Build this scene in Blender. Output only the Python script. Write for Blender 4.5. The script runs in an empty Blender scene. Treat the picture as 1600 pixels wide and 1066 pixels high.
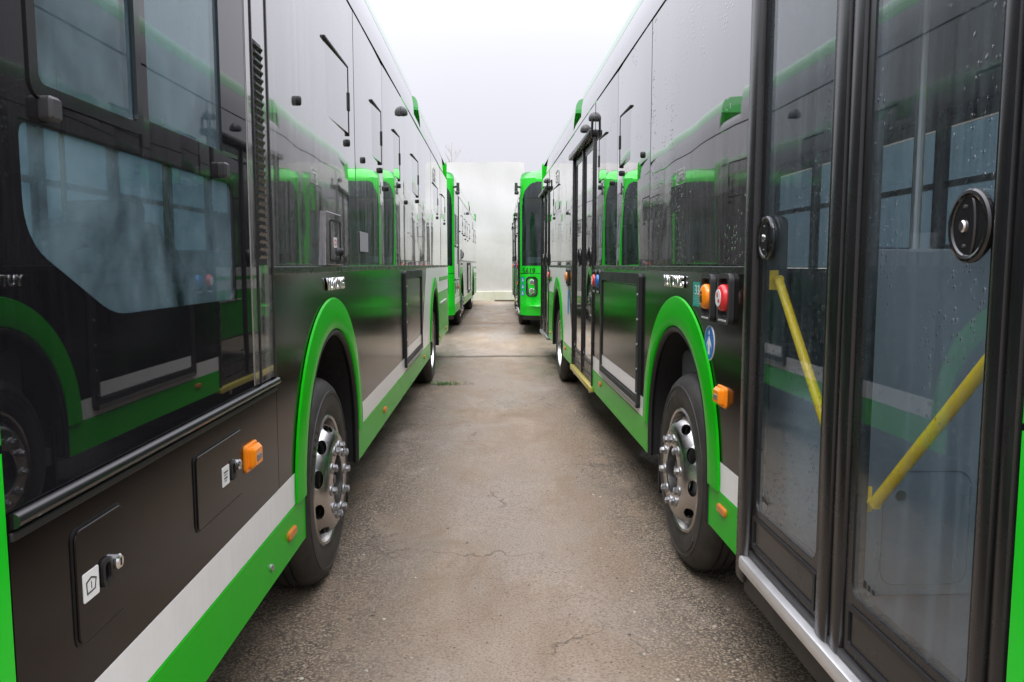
import bpy, bmesh, math, random
from mathutils import Vector, Matrix
random.seed(7)
R = math.radians
S = bpy.context.scene
COL = S.collection

# ------------------------------------------------------------------ camera, sky, sun, exposure
F, HC = 1225.0, 1.58
PITCH = math.atan(119 / F)
YAW = math.atan(35 / math.hypot(F, 119))
cam = bpy.data.cameras.new('camera'); camo = bpy.data.objects.new('camera', cam); COL.objects.link(camo)
cam.sensor_width = 36; cam.lens = F / 1600 * 36; cam.clip_start = 0.05; cam.clip_end = 3000
camo.location = (0, 0, HC); camo.rotation_euler = (math.pi / 2 - PITCH, 0, -YAW)
S.camera = camo
SUN_EL, SUN_AZ = R(58), R(200)          # behind the camera, high: lights straight down the alley
w = bpy.data.worlds.new('World'); S.world = w; w.use_nodes = True
nt = w.node_tree; nt.nodes.clear()
out = nt.nodes.new('ShaderNodeOutputWorld'); bg = nt.nodes.new('ShaderNodeBackground')
tc = nt.nodes.new('ShaderNodeTexCoord'); sep = nt.nodes.new('ShaderNodeSeparateXYZ')
nt.links.new(tc.outputs['Generated'], sep.inputs[0])
mr = nt.nodes.new('ShaderNodeMapRange'); mr.inputs[1].default_value = 0; mr.inputs[2].default_value = 1
mr.inputs[3].default_value = 0.66; mr.inputs[4].default_value = 4.9      # overcast sky: zenith about three times the horizon
pw = nt.nodes.new('ShaderNodeMath'); pw.operation = 'POWER'; pw.inputs[1].default_value = 2.4
mx0 = nt.nodes.new('ShaderNodeMath'); mx0.operation = 'MAXIMUM'; mx0.inputs[1].default_value = 0.0
nt.links.new(sep.outputs[2], mx0.inputs[0]); nt.links.new(mx0.outputs[0], pw.inputs[0]); nt.links.new(pw.outputs[0], mr.inputs[0])
cn = nt.nodes.new('ShaderNodeTexNoise'); cn.inputs['Scale'].default_value = 2.2; cn.inputs['Detail'].default_value = 3
nt.links.new(tc.outputs['Generated'], cn.inputs['Vector'])
cm = nt.nodes.new('ShaderNodeMapRange'); cm.inputs[3].default_value = 0.92; cm.inputs[4].default_value = 1.08
nt.links.new(cn.outputs[0], cm.inputs[0])
mu = nt.nodes.new('ShaderNodeMath'); mu.operation = 'MULTIPLY'
nt.links.new(mr.outputs[0], mu.inputs[0]); nt.links.new(cm.outputs[0], mu.inputs[1])
vm = nt.nodes.new('ShaderNodeVectorMath'); vm.operation = 'SCALE'; vm.inputs[0].default_value = (0.975, 0.975, 1.06)
nt.links.new(mu.outputs[0], vm.inputs['Scale'])
sky = nt.nodes.new('ShaderNodeTexSky'); sky.sky_type = 'NISHITA'; sky.sun_disc = False
sky.sun_elevation = SUN_EL; sky.sun_rotation = SUN_AZ; sky.dust_density = 6
bs = nt.nodes.new('ShaderNodeBackground'); bs.inputs[1].default_value = 0.05 * 0.15
nt.links.new(sky.outputs[0], bs.inputs[0])
ad = nt.nodes.new('ShaderNodeAddShader')
nt.links.new(vm.outputs[0], bg.inputs[0]); bg.inputs[1].default_value = 1.0
nt.links.new(bg.outputs[0], ad.inputs[0]); nt.links.new(bs.outputs[0], ad.inputs[1])
nt.links.new(ad.outputs[0], out.inputs[0])
sl = bpy.data.lights.new('sun', 'SUN'); sl.energy = 1.1; sl.angle = R(25); sl.color = (1, 0.97, 0.93)
so = bpy.data.objects.new('sun', sl); COL.objects.link(so)
so.rotation_euler = (R(90) - SUN_EL, 0, math.pi - SUN_AZ)
S.view_settings.view_transform = 'Standard'; S.view_settings.look = 'None'
S.view_settings.exposure = 0.25; S.view_settings.gamma = 1
try:
    S.cycles.max_bounces = 10; S.cycles.transparent_max_bounces = 16; S.cycles.glossy_bounces = 5
except Exception: pass

# ------------------------------------------------------------------ materials
def newmat(name):
    m = bpy.data.materials.new(name); m.use_nodes = True
    n = m.node_tree; p = n.nodes['Principled BSDF']
    return m, n, p
def N(n, t, **kw):
    x = n.nodes.new(t)
    for k, v in kw.items():
        if k in x.inputs: x.inputs[k].default_value = v
        else: setattr(x, k, v)
    return x
def mapped(n, scale, rot=(0, 0, 0)):
    t = n.nodes.new('ShaderNodeTexCoord'); m = n.nodes.new('ShaderNodeMapping')
    m.inputs['Scale'].default_value = scale; m.inputs['Rotation'].default_value = rot
    n.links.new(t.outputs['Object'], m.inputs[0]); return m.outputs[0]
def noise(n, scale, sc=1.0, detail=4, rough=0.6, dist=0.0):
    x = N(n, 'ShaderNodeTexNoise'); x.inputs['Scale'].default_value = sc; x.inputs['Detail'].default_value = detail
    x.inputs['Roughness'].default_value = rough; x.inputs['Distortion'].default_value = dist
    n.links.new(mapped(n, scale), x.inputs['Vector']); return x.outputs[0]
def ramp(n, src, a, b, lo=0.0, hi=1.0):
    x = N(n, 'ShaderNodeMapRange'); x.inputs[1].default_value = a; x.inputs[2].default_value = b
    x.inputs[3].default_value = lo; x.inputs[4].default_value = hi
    n.links.new(src, x.inputs[0]); return x.outputs[0]
def math2(n, op, a, b):
    x = N(n, 'ShaderNodeMath', operation=op)
    for i, v in enumerate((a, b)):
        if isinstance(v, (int, float)): x.inputs[i].default_value = v
        else: n.links.new(v, x.inputs[i])
    return x.outputs[0]
def mixc(n, f, a, b):
    x = N(n, 'ShaderNodeMix', data_type='RGBA')
    for i, v in ((0, f), (6, a), (7, b)):
        if isinstance(v, (int, float)): x.inputs[i].default_value = v
        elif isinstance(v, tuple): x.inputs[i].default_value = (*v, 1) if len(v) == 3 else v
        else: n.links.new(v, x.inputs[i])
    return x.outputs[2]
def streaks(n):
    """rain-washed road film: vertical streaks broken up by a broad noise"""
    a = noise(n, (5, 22, 0.9), 1.0, 7, 0.72)
    b = noise(n, (1.0, 1.6, 1.0), 1.0, 3, 0.5)
    c = noise(n, (40, 40, 40), 1.0, 4, 0.7)
    s = math2(n, 'MULTIPLY', ramp(n, a, 0.40, 0.68), ramp(n, b, 0.3, 0.62, 0.25, 1.0))
    return math2(n, 'ADD', s, ramp(n, c, 0.3, 0.8, 0, 0.35))
def bumpit(n, p, h, dist, strength=1.0):
    b = N(n, 'ShaderNodeBump'); b.inputs['Strength'].default_value = strength; b.inputs['Distance'].default_value = dist
    n.links.new(h, b.inputs['Height']); n.links.new(b.outputs[0], p.inputs['Normal']); return b
DUST = (0.33, 0.31, 0.30)
def glossy_paint(name, col, rough=0.12, dust=0.2, ior=1.5, coat=0.0, wob=0.0, drops=False, low=0.0, rgain=0.10, spec=0.0, coat_ior=1.5):
    m, n, p = newmat(name)
    f = streaks(n)
    f = math2(n, 'MULTIPLY', f, dust)
    if low:                                    # splashed road dirt thickening towards the sill
        t = N(n, 'ShaderNodeTexCoord'); sx = N(n, 'ShaderNodeSeparateXYZ'); n.links.new(t.outputs['Object'], sx.inputs[0])
        g = ramp(n, sx.outputs[2], 0.4, 1.1, low, 0.0)
        f = math2(n, 'ADD', f, math2(n, 'MULTIPLY', g, ramp(n, noise(n, (9, 9, 9), 1, 6, 0.7), 0.35, 0.7)))
    n.links.new(mixc(n, f, col, DUST), p.inputs['Base Color'])
    n.links.new(ramp(n, f, 0, 0.6, rough, rough + rgain), p.inputs['Roughness'])
    n.links.new(ramp(n, f, 0, 0.45, 0.5, 0.5 - spec), p.inputs['Specular IOR Level'])
    p.inputs['IOR'].default_value = ior
    p.inputs['Coat Weight'].default_value = coat; p.inputs['Coat Roughness'].default_value = 0.02; p.inputs['Coat IOR'].default_value = coat_ior
    h = None
    if wob: h = math2(n, 'MULTIPLY', noise(n, (1.0, 1.3, 1.0), 1.0, 1, 0.4), wob)
    if drops:
        v = N(n, 'ShaderNodeTexVoronoi'); v.inputs['Scale'].default_value = 40; v.inputs['Randomness'].default_value = 1
        n.links.new(mapped(n, (1, 1, 1)), v.inputs['Vector'])
        d = ramp(n, v.outputs['Distance'], 0.04, 0.24, 1, 0)
        k = ramp(n, noise(n, (2.3, 2.3, 1.6), 1.0, 3), 0.52, 0.62)
        d = math2(n, 'MULTIPLY', math2(n, 'MULTIPLY', d, k), 0.004)
        h = d if h is None else math2(n, 'ADD', h, d)
    if h is not None:
        b = bumpit(n, p, h, 1.0); n.links.new(b.outputs[0], p.inputs['Coat Normal'])
    return m
def plain(name, col, rough=0.5, metal=0.0, bump=0.0, bs=60, ior=1.5, var=0.15):
    m, n, p = newmat(name)
    a = noise(n, (7, 7, 7), 1.0, 6, 0.65)
    c2 = tuple(min(1, c * (1 + var)) for c in col); c1 = tuple(c * (1 - var) for c in col)
    n.links.new(mixc(n, ramp(n, a, 0.3, 0.7), c1, c2), p.inputs['Base Color'])
    n.links.new(ramp(n, a, 0.3, 0.7, rough * 0.85, rough * 1.15), p.inputs['Roughness'])
    p.inputs['Metallic'].default_value = metal; p.inputs['IOR'].default_value = ior
    if bump: bumpit(n, p, noise(n, (bs, bs, bs), 1.0, 5), bump)
    return m
def thin_fresnel(n, ior):
    """same reflectance from both faces of a pane (the Fresnel node inverts the index on back faces)"""
    g = N(n, 'ShaderNodeNewGeometry'); fr = N(n, 'ShaderNodeFresnel')
    n.links.new(ramp(n, g.outputs['Backfacing'], 0, 1, ior, 1.0 / ior), fr.inputs[0]); return fr
def glass(name, tint, dust=0.1, ior=1.5, drops=False, cloudy=False):
    m, n, p = newmat(name)
    n.nodes.remove(p)
    o = n.nodes['Material Output']
    tr = N(n, 'ShaderNodeBsdfTransparent'); tr.inputs[0].default_value = (*tint, 1)
    gl = N(n, 'ShaderNodeBsdfGlossy'); gl.inputs['Roughness'].default_value = 0.015; gl.inputs[0].default_value = (1, 1, 1, 1)
    fr = thin_fresnel(n, ior)
    mx = N(n, 'ShaderNodeMixShader'); n.links.new(fr.outputs[0], mx.inputs[0])
    n.links.new(tr.outputs[0], mx.inputs[1]); n.links.new(gl.outputs[0], mx.inputs[2])
    df = N(n, 'ShaderNodeBsdfDiffuse'); df.inputs[0].default_value = (0.33, 0.44, 0.50, 1)
    m2 = N(n, 'ShaderNodeMixShader')
    film = streaks(n)
    if cloudy:
        film = math2(n, 'ADD', ramp(n, noise(n, (2.2, 2.6, 1.8), 1.0, 6, 0.62, 1.0), 0.35, 0.68), math2(n, 'MULTIPLY', film, 0.35))
    n.links.new(math2(n, 'MULTIPLY', film, dust), m2.inputs[0])
    n.links.new(mx.outputs[0], m2.inputs[1]); n.links.new(df.outputs[0], m2.inputs[2])
    n.links.new(m2.outputs[0], o.inputs[0])
    if drops:
        v = N(n, 'ShaderNodeTexVoronoi'); v.inputs['Scale'].default_value = 40; v.inputs['Randomness'].default_value = 1
        n.links.new(mapped(n, (1, 1, 1)), v.inputs['Vector'])
        d = ramp(n, v.outputs['Distance'], 0.04, 0.24, 1, 0)
        k = ramp(n, noise(n, (2.6, 2.6, 1.6), 1.0, 3), 0.50, 0.60)
        d = math2(n, 'MULTIPLY', math2(n, 'MULTIPLY', d, k), 0.004)
        b = N(n, 'ShaderNodeBump'); b.inputs['Distance'].default_value = 1.0
        n.links.new(d, b.inputs['Height'])
        n.links.new(b.outputs[0], gl.inputs['Normal']); n.links.new(b.outputs[0], fr.inputs['Normal'])
    return m

GREEN = glossy_paint('green_paint', (0.003, 0.41, 0.002), 0.22, 0.016, low=0.015, ior=1.16)
GREENR = glossy_paint('wet_green_roof_paint', (0.03, 0.40, 0.06), 0.10, 0.2, ior=2.0, coat=1.0, coat_ior=1.8)
GREENF = glossy_paint('green_mask_paint', (0.008, 0.52, 0.016), 0.18, 0.03, ior=1.45)
WHITE = glossy_paint('white_paint', (0.80, 0.80, 0.79), 0.2, 0.12, low=0.10)
DARKP = glossy_paint('brown_black_paint', (0.0035, 0.002, 0.0018), 0.13, 0.012, ior=1.33, wob=0.0012, low=0.02, spec=0.12, rgain=0.3)
BLACKG = glossy_paint('black_glazing', (0.008, 0.008, 0.010), 0.015, 0.14, ior=2.15, wob=0.0030, drops=True, rgain=0.06, spec=0.12, coat=1.0, coat_ior=1.9)
DUSTYG = glossy_paint('streaked_black_glazing', (0.009, 0.009, 0.011), 0.02, 0.8, ior=2.15, wob=0.0036, rgain=0.12, spec=0.30, coat=1.0, coat_ior=1.75)
CABG = glossy_paint('driver_side_glazing', (0.006, 0.006, 0.008), 0.015, 0.03, ior=1.62, wob=0.0012, rgain=0.05)
CANT = glossy_paint('grey_black_roof_side', (0.03, 0.03, 0.033), 0.10, 0.25, wob=0.001, ior=2.1, coat=1.0, coat_ior=1.8)
RUB = plain('black_rubber', (0.011, 0.011, 0.012), 0.5, bump=0.0004, bs=90)
TRIMB = plain('satin_black_trim', (0.011, 0.011, 0.012), 0.26, bump=0.0001, bs=120)
PLAS = plain('dark_plastic', (0.035, 0.035, 0.037), 0.42, bump=0.0003, bs=150)
GPLAS = plain('grey_cab_plastic', (0.24, 0.27, 0.30), 0.5, bump=0.0003, bs=120, var=0.05)
CEIL = plain('pale_lining', (0.42, 0.43, 0.43), 0.6, var=0.05)
FLOORM = plain('grey_vinyl', (0.10, 0.10, 0.11), 0.5)
SEATM = plain('charcoal_fabric', (0.055, 0.06, 0.065), 0.85, bump=0.001, bs=200)
CHROME = plain('chrome', (0.78, 0.78, 0.79), 0.10, 1.0, var=0.04)
ALU = plain('polished_alloy', (0.47, 0.46, 0.45), 0.25, 1.0, bump=0.0002, bs=18, var=0.10)
STEEL = plain('zinc_steel', (0.42, 0.42, 0.43), 0.36, 1.0)
GLOSSB = plain('gloss_black_trim', (0.012, 0.012, 0.013), 0.10, ior=1.6, var=0.05)
SILV = plain('brushed_aluminium', (0.72, 0.72, 0.73), 0.38, 0.7, var=0.06)
YEL = plain('yellow_powder_coat', (0.90, 0.60, 0.008), 0.28, var=0.05)
PALEY = plain('worn_yellow_edge', (0.52, 0.44, 0.10), 0.3, 0.3, var=0.1)
ORANGE = plain('orange_lens', (0.90, 0.26, 0.010), 0.15, var=0.1)
ORDIRT = plain('dull_orange_lens', (0.55, 0.17, 0.02), 0.3, var=0.1)
LENSG = plain('lamp_reflector', (0.22, 0.21, 0.20), 0.25, 0.3)
REDM = plain('red_button_plastic', (0.70, 0.03, 0.035), 0.25, var=0.05)
BLUM = plain('blue_sign_film', (0.012, 0.15, 0.50), 0.3, var=0.05)
WHM = plain('white_film', (0.75, 0.75, 0.74), 0.4, var=0.04)
TEAL = plain('teal_film', (0.01, 0.30, 0.24), 0.3, var=0.06)
INK = plain('black_ink', (0.01, 0.01, 0.012), 0.4)
REDINK = plain('red_ink', (0.5, 0.05, 0.04), 0.4)
GREYSTK = plain('grey_sticker_film', (0.32, 0.32, 0.34), 0.45, var=0.05)
LOGOW = plain('white_vinyl_lettering', (0.6, 0.6, 0.6), 0.4)
WELL = plain('wheel_well_plastic', (0.012, 0.012, 0.013), 0.7, bump=0.002, bs=40)
CLEAR = glass('clear_cab_glass', (0.66, 0.83, 0.87), 0.26, 1.5, cloudy=True)
DOORG = glass('door_glass', (0.92, 0.96, 0.98), 0.08, 1.5, drops=True)
OFFG = glass('far_side_glass', (0.36, 0.44, 0.47), 0.25, 1.45)
WINDG = glass('windscreen_glass', (0.40, 0.46, 0.48), 0.10, 1.5)
LAMPG = glass('headlamp_cover', (0.55, 0.57, 0.6), 0.05, 1.5)
def tyre_mat():
    m, n, p = newmat('tyre_rubber')
    a = noise(n, (9, 9, 9), 1.0, 6, 0.7)
    n.links.new(mixc(n, ramp(n, a, 0.35, 0.75), (0.018, 0.017, 0.016), (0.056, 0.049, 0.042)), p.inputs['Base Color'])
    p.inputs['Roughness'].default_value = 0.62
    bumpit(n, p, noise(n, (80, 80, 80), 1.0, 4), 0.0005)
    return m
TYRE = tyre_mat()
def wrap_mat():
    m, n, p = newmat('clear_plastic_wrap')
    n.nodes.remove(p); o = n.nodes['Material Output']
    tr = N(n, 'ShaderNodeBsdfTransparent'); tr.inputs[0].default_value = (0.75, 0.82, 0.84, 1)
    gl = N(n, 'ShaderNodeBsdfGlossy'); gl.inputs['Roughness'].default_value = 0.12
    lw = thin_fresnel(n, 1.8)
    mx = N(n, 'ShaderNodeMixShader'); n.links.new(lw.outputs[0], mx.inputs[0])
    n.links.new(tr.outputs[0], mx.inputs[1]); n.links.new(gl.outputs[0], mx.inputs[2])
    n.links.new(mx.outputs[0], o.inputs[0]); return m
WRAP = wrap_mat()

# ------------------------------------------------------------------ mesh helpers
def link(name, me, mat, parent=None):
    o = bpy.data.objects.new(name, me); COL.objects.link(o)
    if mat is not None:
        me.materials.clear()
        for m in (mat if isinstance(mat, (list, tuple)) else [mat]): me.materials.append(m)
    if parent: o.parent = parent
    return o
def build(name, bm, mat, parent=None, smooth=False, angle=35, recalc=True):
    if recalc: bmesh.ops.recalc_face_normals(bm, faces=bm.faces[:])
    me = bpy.data.meshes.new(name); bm.to_mesh(me); bm.free()
    o = link(name, me, mat, parent)
    if smooth:
        for f in me.polygons: f.use_smooth = True
        try: me.set_sharp_from_angle(angle=R(angle))
        except Exception: pass
    return o
def empty(name, loc=(0, 0, 0), rz=0.0):
    o = bpy.data.objects.new(name, None); COL.objects.link(o); o.empty_display_size = 0.3
    o.location = loc; o.rotation_euler = (0, 0, rz); return o
def tag(o, label=None, cat=None, group=None, kind=None):
    for k, v in (('label', label), ('category', cat), ('group', group), ('kind', kind)):
        if v: o[k] = v
    return o
def box(bm, lo, hi, bev=0.0, seg=2, M=None):
    r = bmesh.ops.create_cube(bm, size=1.0)
    vs = r['verts']; c = [(lo[i] + hi[i]) / 2 for i in range(3)]; d = [abs(hi[i] - lo[i]) for i in range(3)]
    for v in vs: v.co = Vector((c[0] + v.co.x * d[0], c[1] + v.co.y * d[1], c[2] + v.co.z * d[2]))
    if bev:
        es = list({e for v in vs for e in v.link_edges})
        b = bmesh.ops.bevel(bm, geom=es, offset=bev, segments=seg, affect='EDGES', profile=0.5, clamp_overlap=True)
        vs = list({v for f in b['faces'] for v in f.verts} | {v for v in vs if v.is_valid})
    if M is not None:
        for v in vs:
            if v.is_valid: v.co = M @ v.co
    return vs
def tube(bm, pts, r, seg=12, cap=True):
    pts = [Vector(p) for p in pts]; rings = []
    rr = r if isinstance(r, (list, tuple)) else [r] * len(pts)
    prev = None
    for i, p in enumerate(pts):
        d = (pts[min(i + 1, len(pts) - 1)] - pts[max(i - 1, 0)]).normalized()
        if prev is None:
            a = d.orthogonal().normalized()
        else:
            a = (prev - d * prev.dot(d)).normalized()
        prev = a; b = d.cross(a)
        rings.append([bm.verts.new(p + (a * math.cos(t) + b * math.sin(t)) * rr[i])
                      for t in (2 * math.pi * k / seg for k in range(seg))])
    for i in range(len(rings) - 1):
        for k in range(seg):
            bm.faces.new((rings[i][k], rings[i][(k + 1) % seg], rings[i + 1][(k + 1) % seg], rings[i + 1][k]))
    if cap:
        bm.faces.new(rings[0][::-1]); bm.faces.new(rings[-1])
    return rings
def lathe_x(bm, prof, seg=64, c=(0, 0, 0), sgn=1, closed=False):
    """prof: list of (r, x) turned round the x axis"""
    rings = []
    for r, x in prof:
        if r < 1e-6: rings.append([bm.verts.new((c[0] + sgn * x, c[1], c[2]))])
        else: rings.append([bm.verts.new((c[0] + sgn * x, c[1] + r * math.cos(t), c[2] + r * math.sin(t)))
                            for t in (2 * math.pi * k / seg for k in range(seg))])
    idx = list(range(len(rings) - 1))
    pairs = [(i, i + 1) for i in idx] + ([(len(rings) - 1, 0)] if closed else [])
    for i, j in pairs:
        A, B = rings[i], rings[j]
        for k in range(seg):
            k2 = (k + 1) % seg
            if len(A) == 1 and len(B) == 1: continue
            if len(A) == 1: bm.faces.new((A[0], B[k2], B[k]))
            elif len(B) == 1: bm.faces.new((A[k], A[k2], B[0]))
            else: bm.faces.new((A[k], A[k2], B[k2], B[k]))
def rounded(y0, y1, z0, z1, r, seg=6):
    """rounded rectangle outline, counter-clockwise in (y, z)"""
    if not isinstance(r, (list, tuple)): r = [r] * 4
    cs = [((y1 - r[0], z0 + r[0]), -90, r[0]), ((y1 - r[1], z1 - r[1]), 0, r[1]),
          ((y0 + r[2], z1 - r[2]), 90, r[2]), ((y0 + r[3], z0 + r[3]), 180, r[3])]
    P = []
    for (cy, cz), a0, rad in cs:
        for k in range(seg + 1):
            a = R(a0 + 90 * k / seg); P.append((cy + rad * math.cos(a), cz + rad * math.sin(a)))
    return P
def ellipse(cy, cz, ry, rz, seg=32):
    return [(cy + ry * math.cos(2 * math.pi * k / seg), cz + rz * math.sin(2 * math.pi * k / seg)) for k in range(seg)]
W = 1.35            # half width of a bus
def fillet(P, rad, seg=6):
    """polygon P with its corners rounded; rad holds one radius per corner"""
    out = []
    for i, p in enumerate(P):
        p = Vector(p); a = (Vector(P[i - 1]) - p).normalized(); b = (Vector(P[(i + 1) % len(P)]) - p).normalized()
        t = rad[i]; A, B = p + a * t, p + b * t
        for k in range(seg + 1):
            u = k / seg; q = A * (1 - u) ** 2 + p * 2 * u * (1 - u) + B * u * u; out.append((q.x, q.y))
    return out
class Side:
    """maps (y along the bus, z up, off = proud of the side plane) to the bus frame; s=+1 left side, -1 right side"""
    def __init__(self, s): self.s = s
    def p(self, y, z, off=0.0): return Vector((self.s * (W + off), y, z))
    def plate(self, bm, poly, o0, o1, bev=0.0):
        """solid plate of outline poly between offsets o0 and o1 (o1 outer)"""
        A = [bm.verts.new(self.p(y, z, o0)) for y, z in poly]
        B = [bm.verts.new(self.p(y, z, o1 - (bev if bev else 0))) for y, z in poly]
        n = len(poly)
        for k in range(n): bm.faces.new((A[k], A[(k + 1) % n], B[(k + 1) % n], B[k]))
        bm.faces.new(A[::-1])
        if bev:
            cy = sum(q[0] for q in poly) / n; cz = sum(q[1] for q in poly) / n
            C = []
            for k in range(n):
                a, b, c = Vector(poly[k - 1]), Vector(poly[k]), Vector(poly[(k + 1) % n])
                t = (c - a)
                nn = Vector((-t.y, t.x)).normalized() if t.length > 1e-9 else Vector((0, 0))
                if nn.dot(Vector((cy, cz)) - b) < 0: nn = -nn
                q = b + nn * bev
                C.append(bm.verts.new(self.p(q.x, q.y, o1)))
            for k in range(n): bm.faces.new((B[k], B[(k + 1) % n], C[(k + 1) % n], C[k]))
            bm.faces.new(C)
        else: bm.faces.new(B)
    def rect(self, bm, y0, y1, z0, z1, o0, o1, bev=0.0):
        lo = self.p(y0, z0, o0); hi = self.p(y1, z1, o1)
        box(bm, (min(lo.x, hi.x), y0, z0), (max(lo.x, hi.x), y1, z1), bev)
    def ring(self, bm, outer, inner, o0, o1):
        n = len(outer)
        def row(P, o): return [bm.verts.new(self.p(y, z, o)) for y, z in P]
        a, b, c, d = row(outer, o0), row(outer, o1), row(inner, o1), row(inner, o0)
        for k in range(n):
            k2 = (k + 1) % n
            for u, v in ((a, b), (b, c), (c, d), (d, a)): bm.faces.new((u[k], u[k2], v[k2], v[k]))
    def columns(self, bm, ys, zlo, zhi, off, th=0.02, nz=1):
        prev = None; rows = []
        for y in ys:
            lo, hi = zlo(y), zhi(y)
            rows.append([(y, lo + (hi - lo) * k / nz) for k in range(nz + 1)])
        for a, b in zip(rows[:-1], rows[1:]):
            for k in range(nz):
                if a[k + 1][1] - a[k][1] < 1e-4 and b[k + 1][1] - b[k][1] < 1e-4: continue
                bm.faces.new([bm.verts.new(self.p(q[0], q[1], off)) for q in (a[k], b[k], b[k + 1], a[k + 1])])
        bmesh.ops.remove_doubles(bm, verts=bm.verts[:], dist=1e-5)
        es = [e for e in bm.edges if e.is_boundary]
        r = bmesh.ops.extrude_edge_only(bm, edges=es)
        for g in r['geom']:
            if isinstance(g, bmesh.types.BMVert): g.co.x -= self.s * th
    def bulged(self, bm, y0, y1, z0, z1, off, bulge, tilt=0.0, ny=8, nz=6, th=0.012):
        g = []
        for j in range(nz + 1):
            v = j / nz; row = []
            for i in range(ny + 1):
                u = i / ny
                o = off + bulge * (1 - (2 * u - 1) ** 2) * (0.35 + 0.65 * (1 - (2 * v - 1) ** 2)) + tilt * (u - 0.5)
                row.append(bm.verts.new(self.p(y0 + (y1 - y0) * u, z0 + (z1 - z0) * v, o)))
            g.append(row)
        for j in range(nz):
            for i in range(ny): bm.faces.new((g[j][i], g[j][i + 1], g[j + 1][i + 1], g[j + 1][i]))
        es = [e for e in bm.edges if e.is_boundary]
        r = bmesh.ops.extrude_edge_only(bm, edges=es)
        for q in r['geom']:
            if isinstance(q, bmesh.types.BMVert): q.co.x -= self.s * th
def text_mesh(txt, width, height, extrude=0.0, bold=0.0, shear=0.0):
    cu = bpy.data.curves.new('lettering', 'FONT'); cu.body = txt; cu.extrude = 0.0; cu.offset = bold; cu.shear = shear
    cu.resolution_u = 3
    o = bpy.data.objects.new('lettering', cu); COL.objects.link(o)
    dg = bpy.context.evaluated_depsgraph_get(); dg.update()
    me = bpy.data.meshes.new_from_object(o.evaluated_get(dg))
    bpy.data.objects.remove(o); bpy.data.curves.remove(cu)
    bm = bmesh.new(); bm.from_mesh(me); bpy.data.meshes.remove(me)
    xs = [v.co.x for v in bm.verts]; ys = [v.co.y for v in bm.verts]
    x0, x1, y0, y1 = min(xs), max(xs), min(ys), max(ys)
    for v in bm.verts:
        v.co.x = ((v.co.x - x0) / (x1 - x0) - 0.5) * width; v.co.y = ((v.co.y - y0) / (y1 - y0) - 0.5) * height; v.co.z = 0
    if extrude:
        r = bmesh.ops.extrude_face_region(bm, geom=bm.faces[:])
        for g in r['geom']:
            if isinstance(g, bmesh.types.BMVert): g.co.z += extrude
    return bm
def side_text(sd, txt, cy, cz, width, height, off, extrude, mat, parent, name='lettering', bold=0.0):
    bm = text_mesh(txt, width, height, extrude, bold)
    for v in bm.verts:
        x, y, z = v.co; v.co = sd.p(cy + sd.s * x, cz + y, off + z)
    return build(name, bm, mat, parent)

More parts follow.
